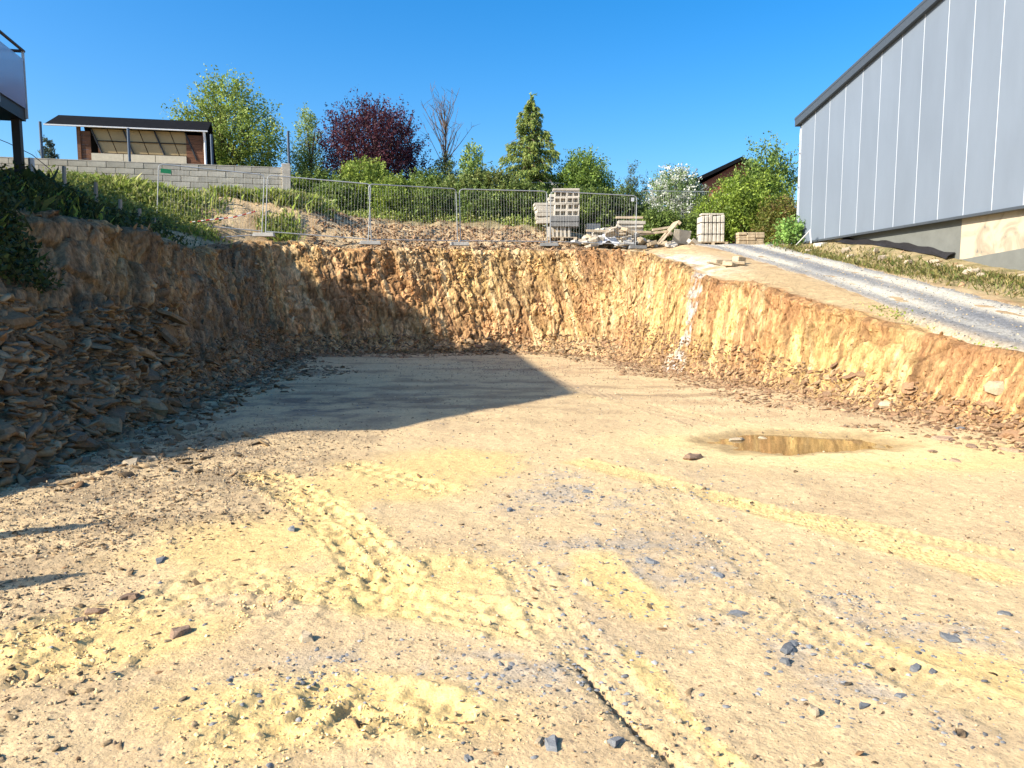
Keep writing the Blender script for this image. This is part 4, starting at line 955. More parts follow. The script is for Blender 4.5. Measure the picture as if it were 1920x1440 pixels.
def build_plant(name, label, cat, px, Y, base_z, top_z, crown_z, Rx, prof, nshoot, shlen, lps, leaf, palette, up=.5, trunk=.12, Ry=None, seed=1, group=None,
                limbs=14, shell=.6, lump=.28, jit=.18, spread=.05, X=None, bark='bark'):
    g = np.random.default_rng(seed); x0 = X_(px, Y) if X is None else X
    o = empty(name, (x0, Y, base_z)); tag(o, label, cat, group)
    H_ = top_z-base_z; cz = crown_z-base_z
    S0, out = env_points(nshoot, prof, Rx, Ry or Rx, cz, H_, g, shell, lump, seed)
    n = len(S0); D = unit(out*(1-up)+np.array([0, 0, 1.])*up+g.normal(size=(n, 3))*.28)
    L = shlen*(.5+g.random(n)); t = g.random((n, lps))
    P = (S0[:, None]+D[:, None]*(L[:, None]*t)[..., None]+g.normal(size=(n, lps, 3))*spread).reshape(-1, 3)
    ld = (D[:, None]*.5+g.normal(size=(n, lps, 3))*.8+np.array([0, 0, -.1])).reshape(-1, 3)
    base = pick(palette, n, g, jit); C_ = 2.0*np.repeat(base, lps, 0)*(1+.12*g.normal(size=(n*lps, 1))).clip(.5, 1.5)
    leaf_mesh('crown', P, ld, leaf*(.6+.8*g.random(len(P))), leaf*.55*(.6+.8*g.random(len(P))), C_, 'leaf', o, g)
    tr = MB(); bend = g.normal(size=2)*.06*H_
    axis = lambda f: Vector((bend[0]*f*f, bend[1]*f*f, H_*.9*f))
    tr.tube([axis(f)+Vector((0, 0, -.15 if f == 0 else 0)) for f in (0, .15, .3, .5, .7, .85, 1)], [trunk*a for a in (1.15, 1, .85, .6, .38, .2, .06)], 7, cap=False)
    tr.build('trunk', bark, o, smooth=True)
    br = MB(); idx = g.choice(n, min(limbs, n), replace=False)
    for i in idx:
        e = Vector(S0[i]+D[i]*L[i]*.6); f = max(.08, min(.8, (e.z/H_)*.62)); a = axis(f); m_ = a.lerp(e, .5)+Vector((0, 0, .08*H_*.3))
        br.tube([a, m_, e], [trunk*.42*(1-f*.6), trunk*.22, trunk*.05], 5, cap=False)
    br.build('branches', bark, o, smooth=True)['kind'] = 'stuff'
    return o
round_ = [(0, .45), (.15, .8), (.4, 1), (.65, .9), (.85, .6), (1, .15)]
dome = [(0, .95), (.3, 1), (.6, .9), (.85, .6), (1, .2)]
tall = [(0, .6), (.2, 1), (.5, .85), (.8, .45), (1, .08)]
GY = [(.13, .17, .03), (.10, .14, .025), (.17, .20, .04), (.085, .115, .022)]
GM = [(.095, .13, .028), (.075, .11, .022), (.12, .15, .035), (.055, .08, .02)]
GD = [(.055, .08, .02), (.07, .095, .022), (.04, .06, .018)]
PU_ = [(.032, .010, .015), (.048, .014, .02), (.024, .008, .012), (.062, .019, .024)]
def gz0(px, Y): return float(H(X_(px, Y), Y))
def ztop(px, py, Y): return at(px, py, Y).z
build_plant('broadleaf_tree', 'tall loose yellow-green tree beside the dugout', 'tree', 442, 36, gz0(442, 36), ztop(440, 160, 36), 6.4, 2.2, [(0, .75), (.2, .95), (.45, 1), (.7, .75), (.88, .42), (1, .14)], 1150, .75, 24, .125, GY+[(.16, .2, .05)], .5, .16, seed=3, limbs=60, shell=.5, lump=.6, spread=.09)
build_plant('poplar_tree', 'slender pale green poplar left of the purple plum', 'tree', 584, 38.5, 5, ztop(590, 205, 38.5), 6.0, .95, [(0, .8), (.2, 1), (.5, .85), (.75, .6), (1, .12)], 480, .5, 20, .10, [(.15, .19, .04), (.12, .155, .03), (.18, .215, .055)], .7, .1, seed=5, limbs=24, shell=.4, spread=.07)
build_plant('purple_plum_tree', 'dark purple-leaved plum tree with spiky shoots behind the hedge', 'tree', 708, 38, 5, ztop(708, 212, 38), 7.0, 2.45, [(0, .7), (.2, .98), (.5, 1), (.75, .8), (.9, .5), (1, .2)], 1300, .85, 26, .105, PU_, .68, .16, seed=7, limbs=40, shell=.5, lump=.3, spread=.05)
b_ = build_plant('bare_tree', 'thin half-bare tree with ivy on its trunk, right of the plum', 'tree', 838, 38, 5, ztop(838, 300, 38), 6.4, .75, tall, 330, .5, 16, .10, [(.10, .13, .03), (.14, .14, .05), (.075, .10, .03)], .6, .1, seed=9, limbs=10)
tw = MB(); g = np.random.default_rng(10)
for i in range(46):                                         # bare twigs fanning up
    f = g.random(); a = Vector((0, 0, 3.0+2.2*f)); dr = Vector((g.normal()*.55, g.normal()*.4, 1.2+g.random())).normalized(); L = (1.6+1.3*g.random())*(1-.35*f)
    m_ = a+dr*L*.5+Vector((g.normal()*.06, g.normal()*.06, 0)); e = a+dr*L+Vector((g.normal()*.15, g.normal()*.1, .05)); tw.tube([a, m_, e], [.026, .016, .006], 4, cap=False)
    for j in range(3): s0 = m_.lerp(e, g.random()); tw.tube([s0, s0+Vector((g.normal()*.22, g.normal()*.22, .18+.2*g.random()))], [.010, .004], 3, cap=False)
tw.build('twigs', 'bark', [c_ for c_ in b_.children if c_.name.startswith('branches')][0])['kind'] = 'stuff'
build_plant('young_tree', 'small pale green sapling rising from the hedge, left of the cedar', 'tree', 888, 36, 5, ztop(890, 272, 36), 6.4, .55, tall, 190, .4, 18, .13, [(.12, .165, .04), (.15, .195, .05), (.09, .13, .03)], .65, .06, seed=11, limbs=10)
# cedar with drooping tiers
def cedar():
    g = np.random.default_rng(21); Y = 37.5; x0 = X_(990, Y); z0 = 5.0; top = ztop(997, 176, Y)-z0
    o = empty('cedar_tree', (x0, Y, z0)); tag(o, 'cone-shaped cedar with drooping yellow-green tiers', 'tree')
    MB().tube([(0, 0, -.2), (.02, 0, top*.5), (.12, 0, top*.93), (.2, 0, top)], [.13, .09, .02, .008], 7, cap=False).build('trunk', 'bark', o, smooth=True)
    br = MB(); P = []; Dd = []; Cc = []
    nbr = 92
    for k in range(nbr):
        f = (k/(nbr-1)); z = 1.7+(top-1.95)*f**.95; Rr = 1.9*(1-f)**.85+.07
        for j in range(1):
            th = k*2.39996+g.normal()*.25; rr = Rr*(.55+.65*g.random()); dz_ = g.normal()*.06
            a = Vector((.1*f, 0, z+dz_)); e = a+Vector((math.cos(th)*rr, math.sin(th)*rr, .10-.12*rr)); mid_ = a.lerp(e, .55)+Vector((0, 0, .16*rr))
            br.tube([a, mid_, e], [.03*(1-f)+.008, .018, .006], 4, cap=False)
            m_ = int(170*rr+45)
            t = g.random(m_)**.75; b0 = np.array(a); b1 = np.array(mid_); b2 = np.array(e)
            q = ((1-t)**2)[:, None]*b0+(2*t*(1-t))[:, None]*b1+(t*t)[:, None]*b2
            side = np.array([-math.sin(th), math.cos(th), 0]); wdt = (.2*rr*(1.05-t*.8)*g.normal(size=m_)*.8)
            q = q+side*wdt[:, None]; hang = g.random(m_)**1.4*.26*(.3+t); q[:, 2] -= hang
            P.append(q); d = np.array([math.cos(th)*.5, math.sin(th)*.5, -.75])+g.normal(size=(m_, 3))*.3; Dd.append(d)
            c = pick([(.14, .17, .035), (.11, .15, .03), (.17, .19, .05), (.075, .105, .028)], m_, g); Cc.append(c)
    m_ = 160; zt_ = top*(.80+.2*g.random(m_)); P.append(np.stack([.18+.05*g.normal(size=m_), .05*g.normal(size=m_), zt_], 1)); Dd.append(np.array([0, 0, .3])+g.normal(size=(m_, 3))*.6); Cc.append(pick([(.14, .18, .04)], m_, g))
    br.build('branches', 'bark', o)['kind'] = 'stuff'; P = np.concatenate(P); leaf_mesh('crown', P, np.concatenate(Dd), .16*(.6+.8*g.random(len(P))), .05, np.concatenate(Cc)*2.0, 'leaf', o, g)
cedar()
build_plant('willowy_shrub', 'bright green feathery shrub right of the cedar', 'shrub', 1088, 37.5, 4.6, ztop(1090, 298, 37.5), 4.8, 1.5, [(0, 1), (.4, 1), (.7, .8), (.9, .45), (1, .15)], 1500, .6, 20, .115, [(.12, .17, .03), (.10, .15, .03), (.085, .12, .025)], .65, .08, seed=23, limbs=24, shell=.55, spread=.06)
build_plant('cypress_tree', 'small dark cypress right of the feathery shrub', 'tree', 1180, 42, 4.6, ztop(1180, 314, 42), 5.0, .55, [(0, 1), (.5, .8), (.8, .45), (1, .08)], 260, .4, 18, .09, [(.045, .065, .035), (.06, .08, .045)], .85, .07, seed=25, limbs=6, shell=.5)
build_plant('cypress_tree', 'smaller dark cypress tip next to the blossom', 'tree', 1203, 42.5, 4.6, ztop(1203, 338, 42.5), 5.0, .4, [(0, 1), (.5, .8), (.8, .45), (1, .08)], 170, .35, 18, .09, [(.045, .065, .035), (.06, .08, .045)], .85, .06, seed=26, limbs=6, shell=.5)
wb = build_plant('blossom_shrub', 'shrub covered in white blossom left of the big green bush', 'shrub', 1258, 38, 4.5, ztop(1262, 325, 38), 4.7, 1.55, dome, 1300, .45, 18, .11, [(.10, .14, .05), (.075, .11, .035), (.12, .16, .06), (.36, .36, .31), (.4, .4, .36)], .55, .09, seed=27, limbs=24, shell=.6, lump=.35, spread=.06)
build_plant('broad_bush', 'big bright green bush left of the hall corner', 'shrub', 1392, 35.5, 4.2, ztop(1395, 338, 35.5), 4.3, 2.15, dome, 1350, .55, 20, .125, [(.12, .165, .02), (.095, .135, .02), (.15, .19, .03), (.065, .095, .018)], .55, .12, seed=29, limbs=40, shell=.65, lump=.25, spread=.07)
build_plant('tall_shoot_shrub', 'loose tall shoots above the big green bush', 'shrub', 1428, 37, 4.4, ztop(1425, 300, 37), 6.2, 1.35, [(0, .8), (.4, 1), (.8, .7), (1, .3)], 260, .95, 22, .13, [(.10, .14, .03), (.08, .12, .03)], .75, .08, seed=30, limbs=30, shell=.4, spread=.05)
build_plant('russet_shrub', 'brownish green shrub against the hall corner', 'shrub', 1452, 33.0, 4.1, ztop(1452, 378, 33), 4.1, .85, dome, 520, .35, 18, .09, [(.10, .10, .02), (.12, .085, .03), (.08, .10, .02)], .5, .06, seed=31, limbs=12)
build_plant('weed_shrub', 'small leafy weed growing at the foot of the downpipe', 'plant', 1483, 28.0, gz0(1483, 28), ztop(1485, 418, 28), gz0(1483, 28), .4, dome, 90, .3, 12, .12, [(.14, .22, .05), (.10, .17, .04)], .6, .02, seed=33, limbs=10, X=9.95)
# hedge bushes behind the fence, one by one
hedge = [(600, 35.5, 325, 1.15, GM, 'low green bush at the end of the block wall'), (690, 35, 312, 1.6, GY, 'rounded yellow-green bush under the plum tree'), (640, 33.8, 352, 1.05, GM, 'leafy bush at the foot of the mound'),
         (742, 34, 345, 1.2, GY, 'bush behind the third fence panel, left half'), (800, 35.5, 332, 1.2, GM, 'bush below the half-bare tree'), (805, 33.8, 362, 1.0, GM, 'low bush left of the middle fence post'),
         (868, 34.6, 340, 1.15, [(.085, .12, .03), (.11, .13, .035)], 'bush below the small sapling'), (925, 35.2, 330, 1.3, [(.075, .10, .025), (.10, .11, .03)], 'tall bush left of the cedar'), (900, 33.9, 368, 1.1, GD+GM, 'low dark bush right of the middle fence post'),
         (968, 34.6, 352, 1.1, GD+GM, 'dark bush under the cedar'), (1015, 34.6, 372, .75, GM, 'low bush behind the slab stacks'), (1100, 35.5, 365, 1.2, GD+GM, 'bush behind the block tower'), (1160, 36, 362, 1.2, GD, 'dark bush behind the broad slab stack'),
         (1228, 34.5, 408, .95, GM, 'low green bush under the white blossom'), (1300, 34.5, 415, .75, GM, 'low bush behind the kerb stones'), (555, 34.5, 338, .7, GY, 'small pale bush behind the end pillar')]
for i, (px, Y, ty, r_, pal, lab) in enumerate(hedge):
    z0 = min(gz0(px, Y), 5.1)-.05
    build_plant('hedge_bush', lab, 'bush', px, Y, z0, ztop(px, ty-2, Y), z0+.05, r_, dome, int(620*r_), .4, 20, .115, pal, .5, .05, seed=40+i, group='bushes of the hedge behind the fence', limbs=10, Ry=r_*.8, shell=.65, lump=.3)
build_plant('small_spruce', 'small dark spruce left of the dugout', 'tree', 113, 47, 5.6, ztop(113, 268, 47), 6.2, 0.85, [(0, 1), (.4, .7), (.7, .4), (1, .05)], 600, .4, 22, .16, [(.04, .055, .04), (.055, .07, .05)], .15, .07, seed=60, limbs=8)
build_plant('garden_tree', 'leafy tree just outside the left edge, nearer one, whose shade falls on the back bank', 'tree', 0, 20.0, 4.9, 10.1, 5.0, 1.85, dome, 1500, .35, 18, .2, GM, .4, .12, seed=61, limbs=20, X=-16.0, shell=.3, lump=.1)
build_plant('garden_tree', 'leafy tree just outside the left edge, farther one, beside the block wall', 'tree', 0, 21.5, 4.9, 8.8, 5.0, 1.7, dome, 1300, .35, 18, .2, GM, .4, .12, seed=62, limbs=20, X=-17.6, shell=.3, lump=.1)

# ---- grass and weeds
def blades(name, n, region, hgt, pal, wdt=.012, seed=1, kind='stuff', label=None, cat='grass', lean=.35):
    g = np.random.default_rng(seed); xy = region(n, g); n = len(xy); z = ground_z(xy[:, 0], xy[:, 1])
    p = np.stack([xy[:, 0], xy[:, 1], z-.02], 1); h = hgt*(.45+.8*g.random(n)); d = np.stack([g.normal(size=n)*lean, g.normal(size=n)*lean, np.ones(n)], 1)
    d = unit(d); s = unit(np.cross(d, g.normal(size=(n, 3))))*wdt*(.6+.8*g.random(n))[:, None]; bend = np.stack([g.normal(size=n)*.25, g.normal(size=n)*.25, -.1*np.ones(n)], 1)
    V = np.stack([p-s, p+s, p+(d+bend*.3)*h[:, None]*.6+s*.8, p+(d+bend)*h[:, None]], 1).reshape(-1, 3)
    o = mesh_np(name, V, np.arange(4*n).reshape(n, 4), 'blade', colr=np.repeat(pick(pal, n, g, .2), 4, 0)); tag(o, label, cat, kind=kind); return o
# nearest ground height from the ribbon mesh (binned)
_allp = np.concatenate([face[:, 8::2].reshape(-1, 3), GR[:, :76].reshape(-1, 3)]); _bx = .12; _keys = {}
_ix = np.floor((_allp[:, 0]+30)/_bx).astype(int); _iy = np.floor((_allp[:, 1]+10)/_bx).astype(int); GZ = np.full((600, 600), np.nan)
_ok = (_ix >= 0) & (_ix < 600) & (_iy >= 0) & (_iy < 600); np.maximum.at(GZ, (_ix[_ok], _iy[_ok]), -99) if False else None
_tmp = np.full((600, 600), -99.); np.maximum.at(_tmp, (_ix[_ok], _iy[_ok]), _allp[_ok, 2]); GZ = _tmp
def ground_z(x, y):
    i = np.clip(np.floor((x+30)/_bx).astype(int), 0, 599); j = np.clip(np.floor((y+10)/_bx).astype(int), 0, 599); z = GZ[i, j]
    return np.where(z > -50, z, H(x, y))
def blob(cx, cy, rx, ry):
    def f(n, g): return np.stack([cx+g.normal(size=n)*rx*.6, cy+g.normal(size=n)*ry*.6], 1)
    return f
def multi(blobs):
    def f(n, g):
        wt = np.array([b[2]*b[3] for b in blobs]); wt = wt/wt.sum(); k = g.choice(len(blobs), n, p=wt); B = np.array(blobs)[k]
        return np.stack([B[:, 0]+g.normal(size=n)*B[:, 2]*.6, B[:, 1]+g.normal(size=n)*B[:, 3]*.6], 1)
    return f
def pb(px, Y, rx, ry): return (X_(px, Y), Y, rx, ry)
GG = [(.28, .35, .06), (.23, .30, .05), (.33, .37, .09), (.40, .38, .15)]
blades('grass_tuft', 9000, multi([pb(450, 28, .8, .2), pb(530, 28.1, .9, .3), pb(330, 27.0, 1.2, .3), pb(250, 26.3, 1.5, .4), pb(590, 28.6, .5, .3)]), .42, GG, .014, 71, label='tall green grass growing at the foot of the block wall')
blades('grass_tuft', 5000, multi([pb(520, 26.9, .5, .25), pb(545, 27.1, .35, .25), pb(350, 24.8, .7, .4), pb(375, 25, .5, .3), pb(320, 25.6, .8, .4)]), .28, GG, .013, 72, label='green grass patches on the mound and above the pit corner')
blades('grass_tuft', 6000, multi([(9.75, 26, .35, 2.2), (9.9, 21, .35, 3), (10.3, 15.5, .4, 3), (9.55, 23, .15, 4), (10.2, 18, .3, 2)]), .14, [(.22, .19, .06), (.16, .17, .05), (.3, .24, .10), (.11, .14, .03)], .010, 73, label='dry short grass on the verge between road and hall')
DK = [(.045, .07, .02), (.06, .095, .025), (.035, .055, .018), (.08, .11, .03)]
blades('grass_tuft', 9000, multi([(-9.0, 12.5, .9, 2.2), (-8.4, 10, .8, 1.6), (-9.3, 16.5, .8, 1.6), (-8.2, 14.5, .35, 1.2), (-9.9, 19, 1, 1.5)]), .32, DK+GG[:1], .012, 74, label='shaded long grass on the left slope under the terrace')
def weeds(name, n, blobs, ls, pal, hgt, seed, label):
    g = np.random.default_rng(seed); xy = multi(blobs)(n, g); z = ground_z(xy[:, 0], xy[:, 1]); p = np.stack([xy[:, 0], xy[:, 1], z+hgt*g.random(n)**1.6], 1)
    p = p+0; lump_ = .5+.9*vn(xy[:, 0]*2.3, xy[:, 1]*2.3, seed); p[:, 2] = z+(p[:, 2]-z)*lump_
    d = g.normal(size=(n, 3))*.8+np.array([0, 0, .15]); o = leaf_mesh(name, p, d, ls*(.5+g.random(n)), ls*.6*(.5+g.random(n)), pick(pal, n, g, .2), 'leaf', None, g); tag(o, label, 'weeds', kind='stuff')
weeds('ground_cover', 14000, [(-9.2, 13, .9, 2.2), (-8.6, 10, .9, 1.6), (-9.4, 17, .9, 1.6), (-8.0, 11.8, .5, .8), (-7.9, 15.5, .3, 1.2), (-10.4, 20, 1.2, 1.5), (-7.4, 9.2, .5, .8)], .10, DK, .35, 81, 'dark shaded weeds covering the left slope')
weeds('ground_cover', 9000, [pb(250, 24, 1.6, 1.0), pb(330, 25.5, 1.0, .7), pb(200, 25.4, 1.8, .5), pb(150, 22, 1.2, 1.2)], .11, [(.24, .28, .06), (.19, .23, .05), (.13, .17, .04), (.28, .29, .09)], .42, 82, 'sunlit brambles and nettles in front of the block wall')
weeds('ground_cover', 6000, [pb(600, 31, .7, .8), pb(700, 32.8, 1.2, .4), pb(850, 33, 1.6, .3), pb(950, 33, 1.4, .3)], .10, GG, .3, 83, 'low green growth at the foot of the hedge')
weeds('ground_cover', 700, [(6.75, 11.5, .15, 1.6), (6.6, 13.5, .2, .8), (9.7, 24, .15, 3)], .05, GG, .06, 84, 'tiny weeds along the edge of the gravel road')
g = np.random.default_rng(86); u = u_of_station(1.8)+(u_of_station(3.15)-u_of_station(1.8))*g.random(9000); v = 1-.42*g.random(9000)**1.5
i = np.clip(np.searchsorted(uu, u), 0, NU-2); j = np.clip((v*(len(vf)-1)).astype(int), 1, len(vf)-2); k = fbm(uu[i]*.9, v*4, 3, 87) > -.25
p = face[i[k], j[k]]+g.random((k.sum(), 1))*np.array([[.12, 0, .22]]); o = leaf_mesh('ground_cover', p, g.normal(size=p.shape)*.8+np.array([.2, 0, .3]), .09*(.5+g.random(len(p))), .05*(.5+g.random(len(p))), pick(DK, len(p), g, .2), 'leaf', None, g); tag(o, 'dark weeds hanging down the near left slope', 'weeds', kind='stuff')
# broad-leaved docks near the terrace post
for k, (px, pb_, Y, h_) in enumerate(((82, 352, 15.2, .55), (55, 356, 14.6, .42), (100, 366, 16.0, .4))):
    b = at(px, pb_, Y); z0 = float(ground_z(np.array([b.x]), np.array([b.y]))[0]); o = empty('dock_plant', (b.x, b.y, z0)); g = np.random.default_rng(90+k)
    st_ = MB()
    for i in range(6):
        th = g.random()*6.28; L = h_*(.7+.5*g.random()); tip = Vector((math.cos(th)*L*.45, math.sin(th)*L*.45, L*.85)); base_ = Vector((0, 0, 0)); st_.tube([base_, tip*.45], [.008, .006], 4)
        d = (tip*.55); s_ = Vector((-math.sin(th), math.cos(th), 0))*L*.2; b0 = tip*.45; nrm = Vector((0, 0, .06*L))
        MB().add([b0, b0+d*.35+s_-nrm, b0+d*.75+s_*.8-nrm, b0+d, b0+d*.75-s_*.8-nrm, b0+d*.35-s_-nrm, b0+d*.5], [(0, 1, 6), (1, 2, 6), (2, 3, 6), (3, 4, 6), (4, 5, 6), (5, 0, 6)]).build('broad_leaf', 'dockleaf' if 'dockleaf' in M else 'bark', o)
    st_.build('stem', 'dockleaf' if 'dockleaf' in M else 'bark', o)
    tag(o, ('tall broad-leaved dock right of the terrace post', 'small broad-leaved dock left of the tall one', 'low broad-leaved dock farthest right near the terrace')[k], 'plant', 'broad-leaved docks by the terrace')

# ================================================================== STONES
def stone_mesh(name, seed, flat, mtl, tint):
    g = np.random.default_rng(seed); bm = bmesh.new()
    n = 7; th = flat
    pts = [(math.cos(2*math.pi*i/n+g.normal()*.2)*(.56+.12*g.normal()), math.sin(2*math.pi*i/n+g.normal()*.2)*(.31+.08*g.normal())) for i in range(n)]
    vs_ = []
    for lay, (z, sc) in enumerate(((-.5, .86), (.0, 1.02), (.5, .74))):
        vs_.append([bm.verts.new((p[0]*sc+g.normal()*.03, p[1]*sc+g.normal()*.03, th*(z+g.normal()*.10))) for p in pts])
    for a in range(2):
        for i in range(n): bm.faces.new((vs_[a][i], vs_[a][(i+1) % n], vs_[a+1][(i+1) % n], vs_[a+1][i]))
    bm.faces.new(vs_[0][::-1]); bm.faces.new(vs_[2])
    bmesh.ops.triangulate(bm, faces=[f for f in bm.faces if len(f.verts) > 4])
    me = bpy.data.meshes.new(name); bm.to_mesh(me); bm.free()
    a = me.color_attributes.new('Col', 'FLOAT_COLOR', 'POINT'); c = np.ones((len(me.vertices), 4), np.float32); c[:, :3] = tint; a.data.foreach_set('color', c.ravel())
    me.materials.append(M[mtl]); return me
tints = [(.21, .145, .078), (.24, .165, .088), (.15, .102, .056), (.28, .2, .11), (.2, .115, .055), (.17, .13, .082)]
SM = [stone_mesh('stone', 300+i, (.09, .13, .18, .24)[i % 4], 'stone', tints[i % len(tints)]) for i in range(14)]
RM = [stone_mesh('stone', 330+i, (.12, .2, .3)[i % 3], 'stone', [(.36, .23, .125), (.31, .185, .10), (.42, .29, .16), (.25, .155, .09)][i % 4]) for i in range(10)]
Fnp = np.array(face)
def face_at(u, v):
    i = int(np.clip(np.searchsorted(uu, u), 0, NU-2)); j = int(np.clip(v*(len(vf)-1), 1, len(vf)-3))
    p = Vector(Fnp[i, j]); i2 = min(i+6, NU-1); j2 = min(j+4, len(vf)-1)
    n_ = (Vector(Fnp[i2, j])-p).cross(Vector(Fnp[i, j2])-p).normalized()
    inner = Vector((fn[i, 0], fn[i, 1], .3)); n_ = n_ if n_.dot(inner) > 0 else -n_
    return p, n_
def scree(parent, n, u0, u1, vmax, smin, smax, meshes, g, big=1.):
    for k in range(n):
        u = u0+(u1-u0)*g.random(); v = vmax*g.random()**1.5; p, nn = face_at(u, v)
        nn = (nn*.8+Vector((g.normal()*.2, g.normal()*.2, .9+g.normal()*.2))).normalized()
        o = bpy.data.objects.new('stone', meshes[g.integers(0, len(meshes))]); col.objects.link(o); o.parent = parent
        s = smin+(smax-smin)*g.random()**2.2
        o.rotation_euler = (nn.to_track_quat('Z', 'Y') @ Matrix.Rotation(g.random()*6.28, 3, 'Z').to_quaternion()).to_euler()
        o.scale = (s, s, s*(.7+.7*g.random())); o.location = p+nn*s*.04
g = np.random.default_rng(500)
U = u_of_station
scree(left_bank, 210, U(1.9), U(4.1), .48, .16, .55, SM, g)
scree(left_bank, 90, U(4.0), U(7.4), .25, .12, .34, SM, g)
scree(back_bank, 120, U(7.7), U(13.2), .16, .10, .3, SM+RM, g)
scree(right_bank, 70, U(13.4), U(17.5), .18, .07, .2, RM, g)
scree(right_bank, 220, U(17.5), U(20.8), .42, .06, .26, RM, g)
def merged(name, pts, rots, scl, meshes, g, label, cat='stones', parent=None, tintmul=None, mtl='stone', ptcol=None):
    """many small stones joined: real geometry, too many to count"""
    Vs, Fs, Cs = [], [], []; base = []
    for me in meshes:
        me.calc_loop_triangles(); v = np.zeros(len(me.vertices)*3); me.vertices.foreach_get('co', v); t = np.zeros(len(me.loop_triangles)*3, np.int32); me.loop_triangles.foreach_get('vertices', t)
        c = np.zeros(len(me.vertices)*4, np.float32); me.color_attributes['Col'].data.foreach_get('color', c); base.append((v.reshape(-1, 3), t.reshape(-1, 3), c.reshape(-1, 4)[:, :3]))
    n = len(pts); kind = g.integers(0, len(meshes), n); off = 0
    for k, (v, t, c) in enumerate(base):
        q = np.where(kind == k)[0]
        if not len(q): continue
        a = g.random(len(q))*6.283; ca, sa = np.cos(a), np.sin(a); tx, ty = g.normal(size=len(q))*rots, g.normal(size=len(q))*rots
        P = v[None]*scl[q][:, None, None]; x = P[..., 0]*ca[:, None]-P[..., 1]*sa[:, None]; y = P[..., 0]*sa[:, None]+P[..., 1]*ca[:, None]; z = P[..., 2]+x*tx[:, None]+y*ty[:, None]
        W = np.stack([x, y, z], -1)+pts[q][:, None]; Vs.append(W.reshape(-1, 3)); Fs.append((t[None]+(np.arange(len(q))*len(v))[:, None, None]+off).reshape(-1, 3)); off += len(q)*len(v)
        cc = np.broadcast_to(c[None], (len(q),)+c.shape)*(.7+.6*g.random(len(q)))[:, None, None]
        if ptcol is not None: cc = np.broadcast_to(ptcol[q][:, None], cc.shape)*(.75+.5*g.random(len(q)))[:, None, None]
        if tintmul is not None: cc = cc*tintmul[q][:, None]
        Cs.append(cc.reshape(-1, 3))
    o = mesh_np(name, np.concatenate(Vs), np.concatenate(Fs), mtl, parent, colr=np.concatenate(Cs)); o['kind'] = 'stuff'
    if parent is None: tag(o, label, cat)
    return o
def tiny(seed, flat, tint):
    g = np.random.default_rng(seed); me = bpy.data.meshes.new('chip'); n = 5
    ring = [(math.cos(2*math.pi*i/n)*(.5+.12*g.normal()), math.sin(2*math.pi*i/n)*(.38+.1*g.normal()), 0) for i in range(n)]
    top = [(p[0]*.6+g.normal()*.05, p[1]*.6+g.normal()*.05, flat*(1+g.normal()*.2)) for p in ring]
    me.from_pydata(ring+top, [], [tuple(range(n, 2*n))]+[(i, (i+1) % n, n+(i+1) % n, n+i) for i in range(n)])
    a = me.color_attributes.new('Col', 'FLOAT_COLOR', 'POINT'); c = np.ones((2*n, 4), np.float32); c[:, :3] = tint; a.data.foreach_set('color', c.ravel()); return me
WARM = [tiny(400+i, .25+.1*(i % 3), [(.42, .31, .18), (.54, .40, .23), (.30, .21, .13), (.48, .33, .18), (.58, .45, .27)][i % 5]) for i in range(8)]
BLUE = [tiny(420+i, .07+.05*(i % 3), [(.19, .19, .185), (.26, .255, .24), (.15, .152, .15)][i % 3]) for i in range(6)]
SANDC = [tiny(450+i, .28, [(.66, .47, .2), (.56, .41, .2), (.72, .53, .25)][i % 3]) for i in range(4)]
GREYC = [tiny(440+i, .3, [(.25, .245, .235), (.36, .35, .33), (.18, .18, .175)][i % 3]) for i in range(3)]
def floor_pts(n, g, dens, x0=-6.5, x1=6.8, y0=2.2, y1=24.5, tries=12):
    m_ = n*tries; x = x0+(x1-x0)*g.random(m_); y = y0*(y1/y0)**g.random(m_)
    i = np.clip(np.searchsorted(xs, x)-1, 0, len(xs)-2); j = np.clip(np.searchsorted(ys, y)-1, 0, len(ys)-2)
    # keep inside the view's reach and outside the puddle
    k = (g.random(m_) < dens[i, j]) & (np.abs(x) < .75*y+.6); x, y = x[k][:n], y[k][:n]; return np.stack([x, y, floor_z(x, y)], 1)
clump = ss(.0, .5, fbm(FX*1.7+31, FY*1.7, 3, 601))
d1_ = np.clip(.08+.9*rocky_l+.25*clump+.5*red_z-.5*np.clip(yel, 0, 1), .02, 1)*(1-pud*.8)
P_ = floor_pts(48000, g, d1_); sc_ = (.004+.016*g.random(len(P_))**4.0)*(1+.06*P_[:, 1]); merged('loose_gravel', P_, .25, sc_, WARM, g, 'small brown stone chips scattered over the pit floor')
d2_ = np.clip(.02+1.0*slate_z*ss(-.4, .3, gm), .01, 1)*(1-pud)
P_ = floor_pts(7000, g, d2_, tries=25); sc_ = (.006+.026*g.random(len(P_))**4.0)*(1+.04*P_[:, 1]); merged('slate_chips', P_, .15, sc_, BLUE, g, 'blue-grey slate chips scattered over the pit floor')
P_ = floor_pts(7000, g, np.clip(rocky_l*(1-pud)*(.3+.7*clump)+.01, 0, 1), tries=40); sc_ = (.014+.05*g.random(len(P_))**3); merged('shale_chips', P_, .3, sc_, SM[:6], g, 'flat brown shale chips strewn along the left side of the floor')
P_ = floor_pts(7000, g, np.clip(np.maximum(TM, lumps)*ss(-.1, .5, gm), 0, 1), tries=40); sc_ = .004+.022*g.random(len(P_))**4; merged('sand_clods', P_, .4, sc_, SANDC, g, 'crumbled yellow sand along the wheel tracks')
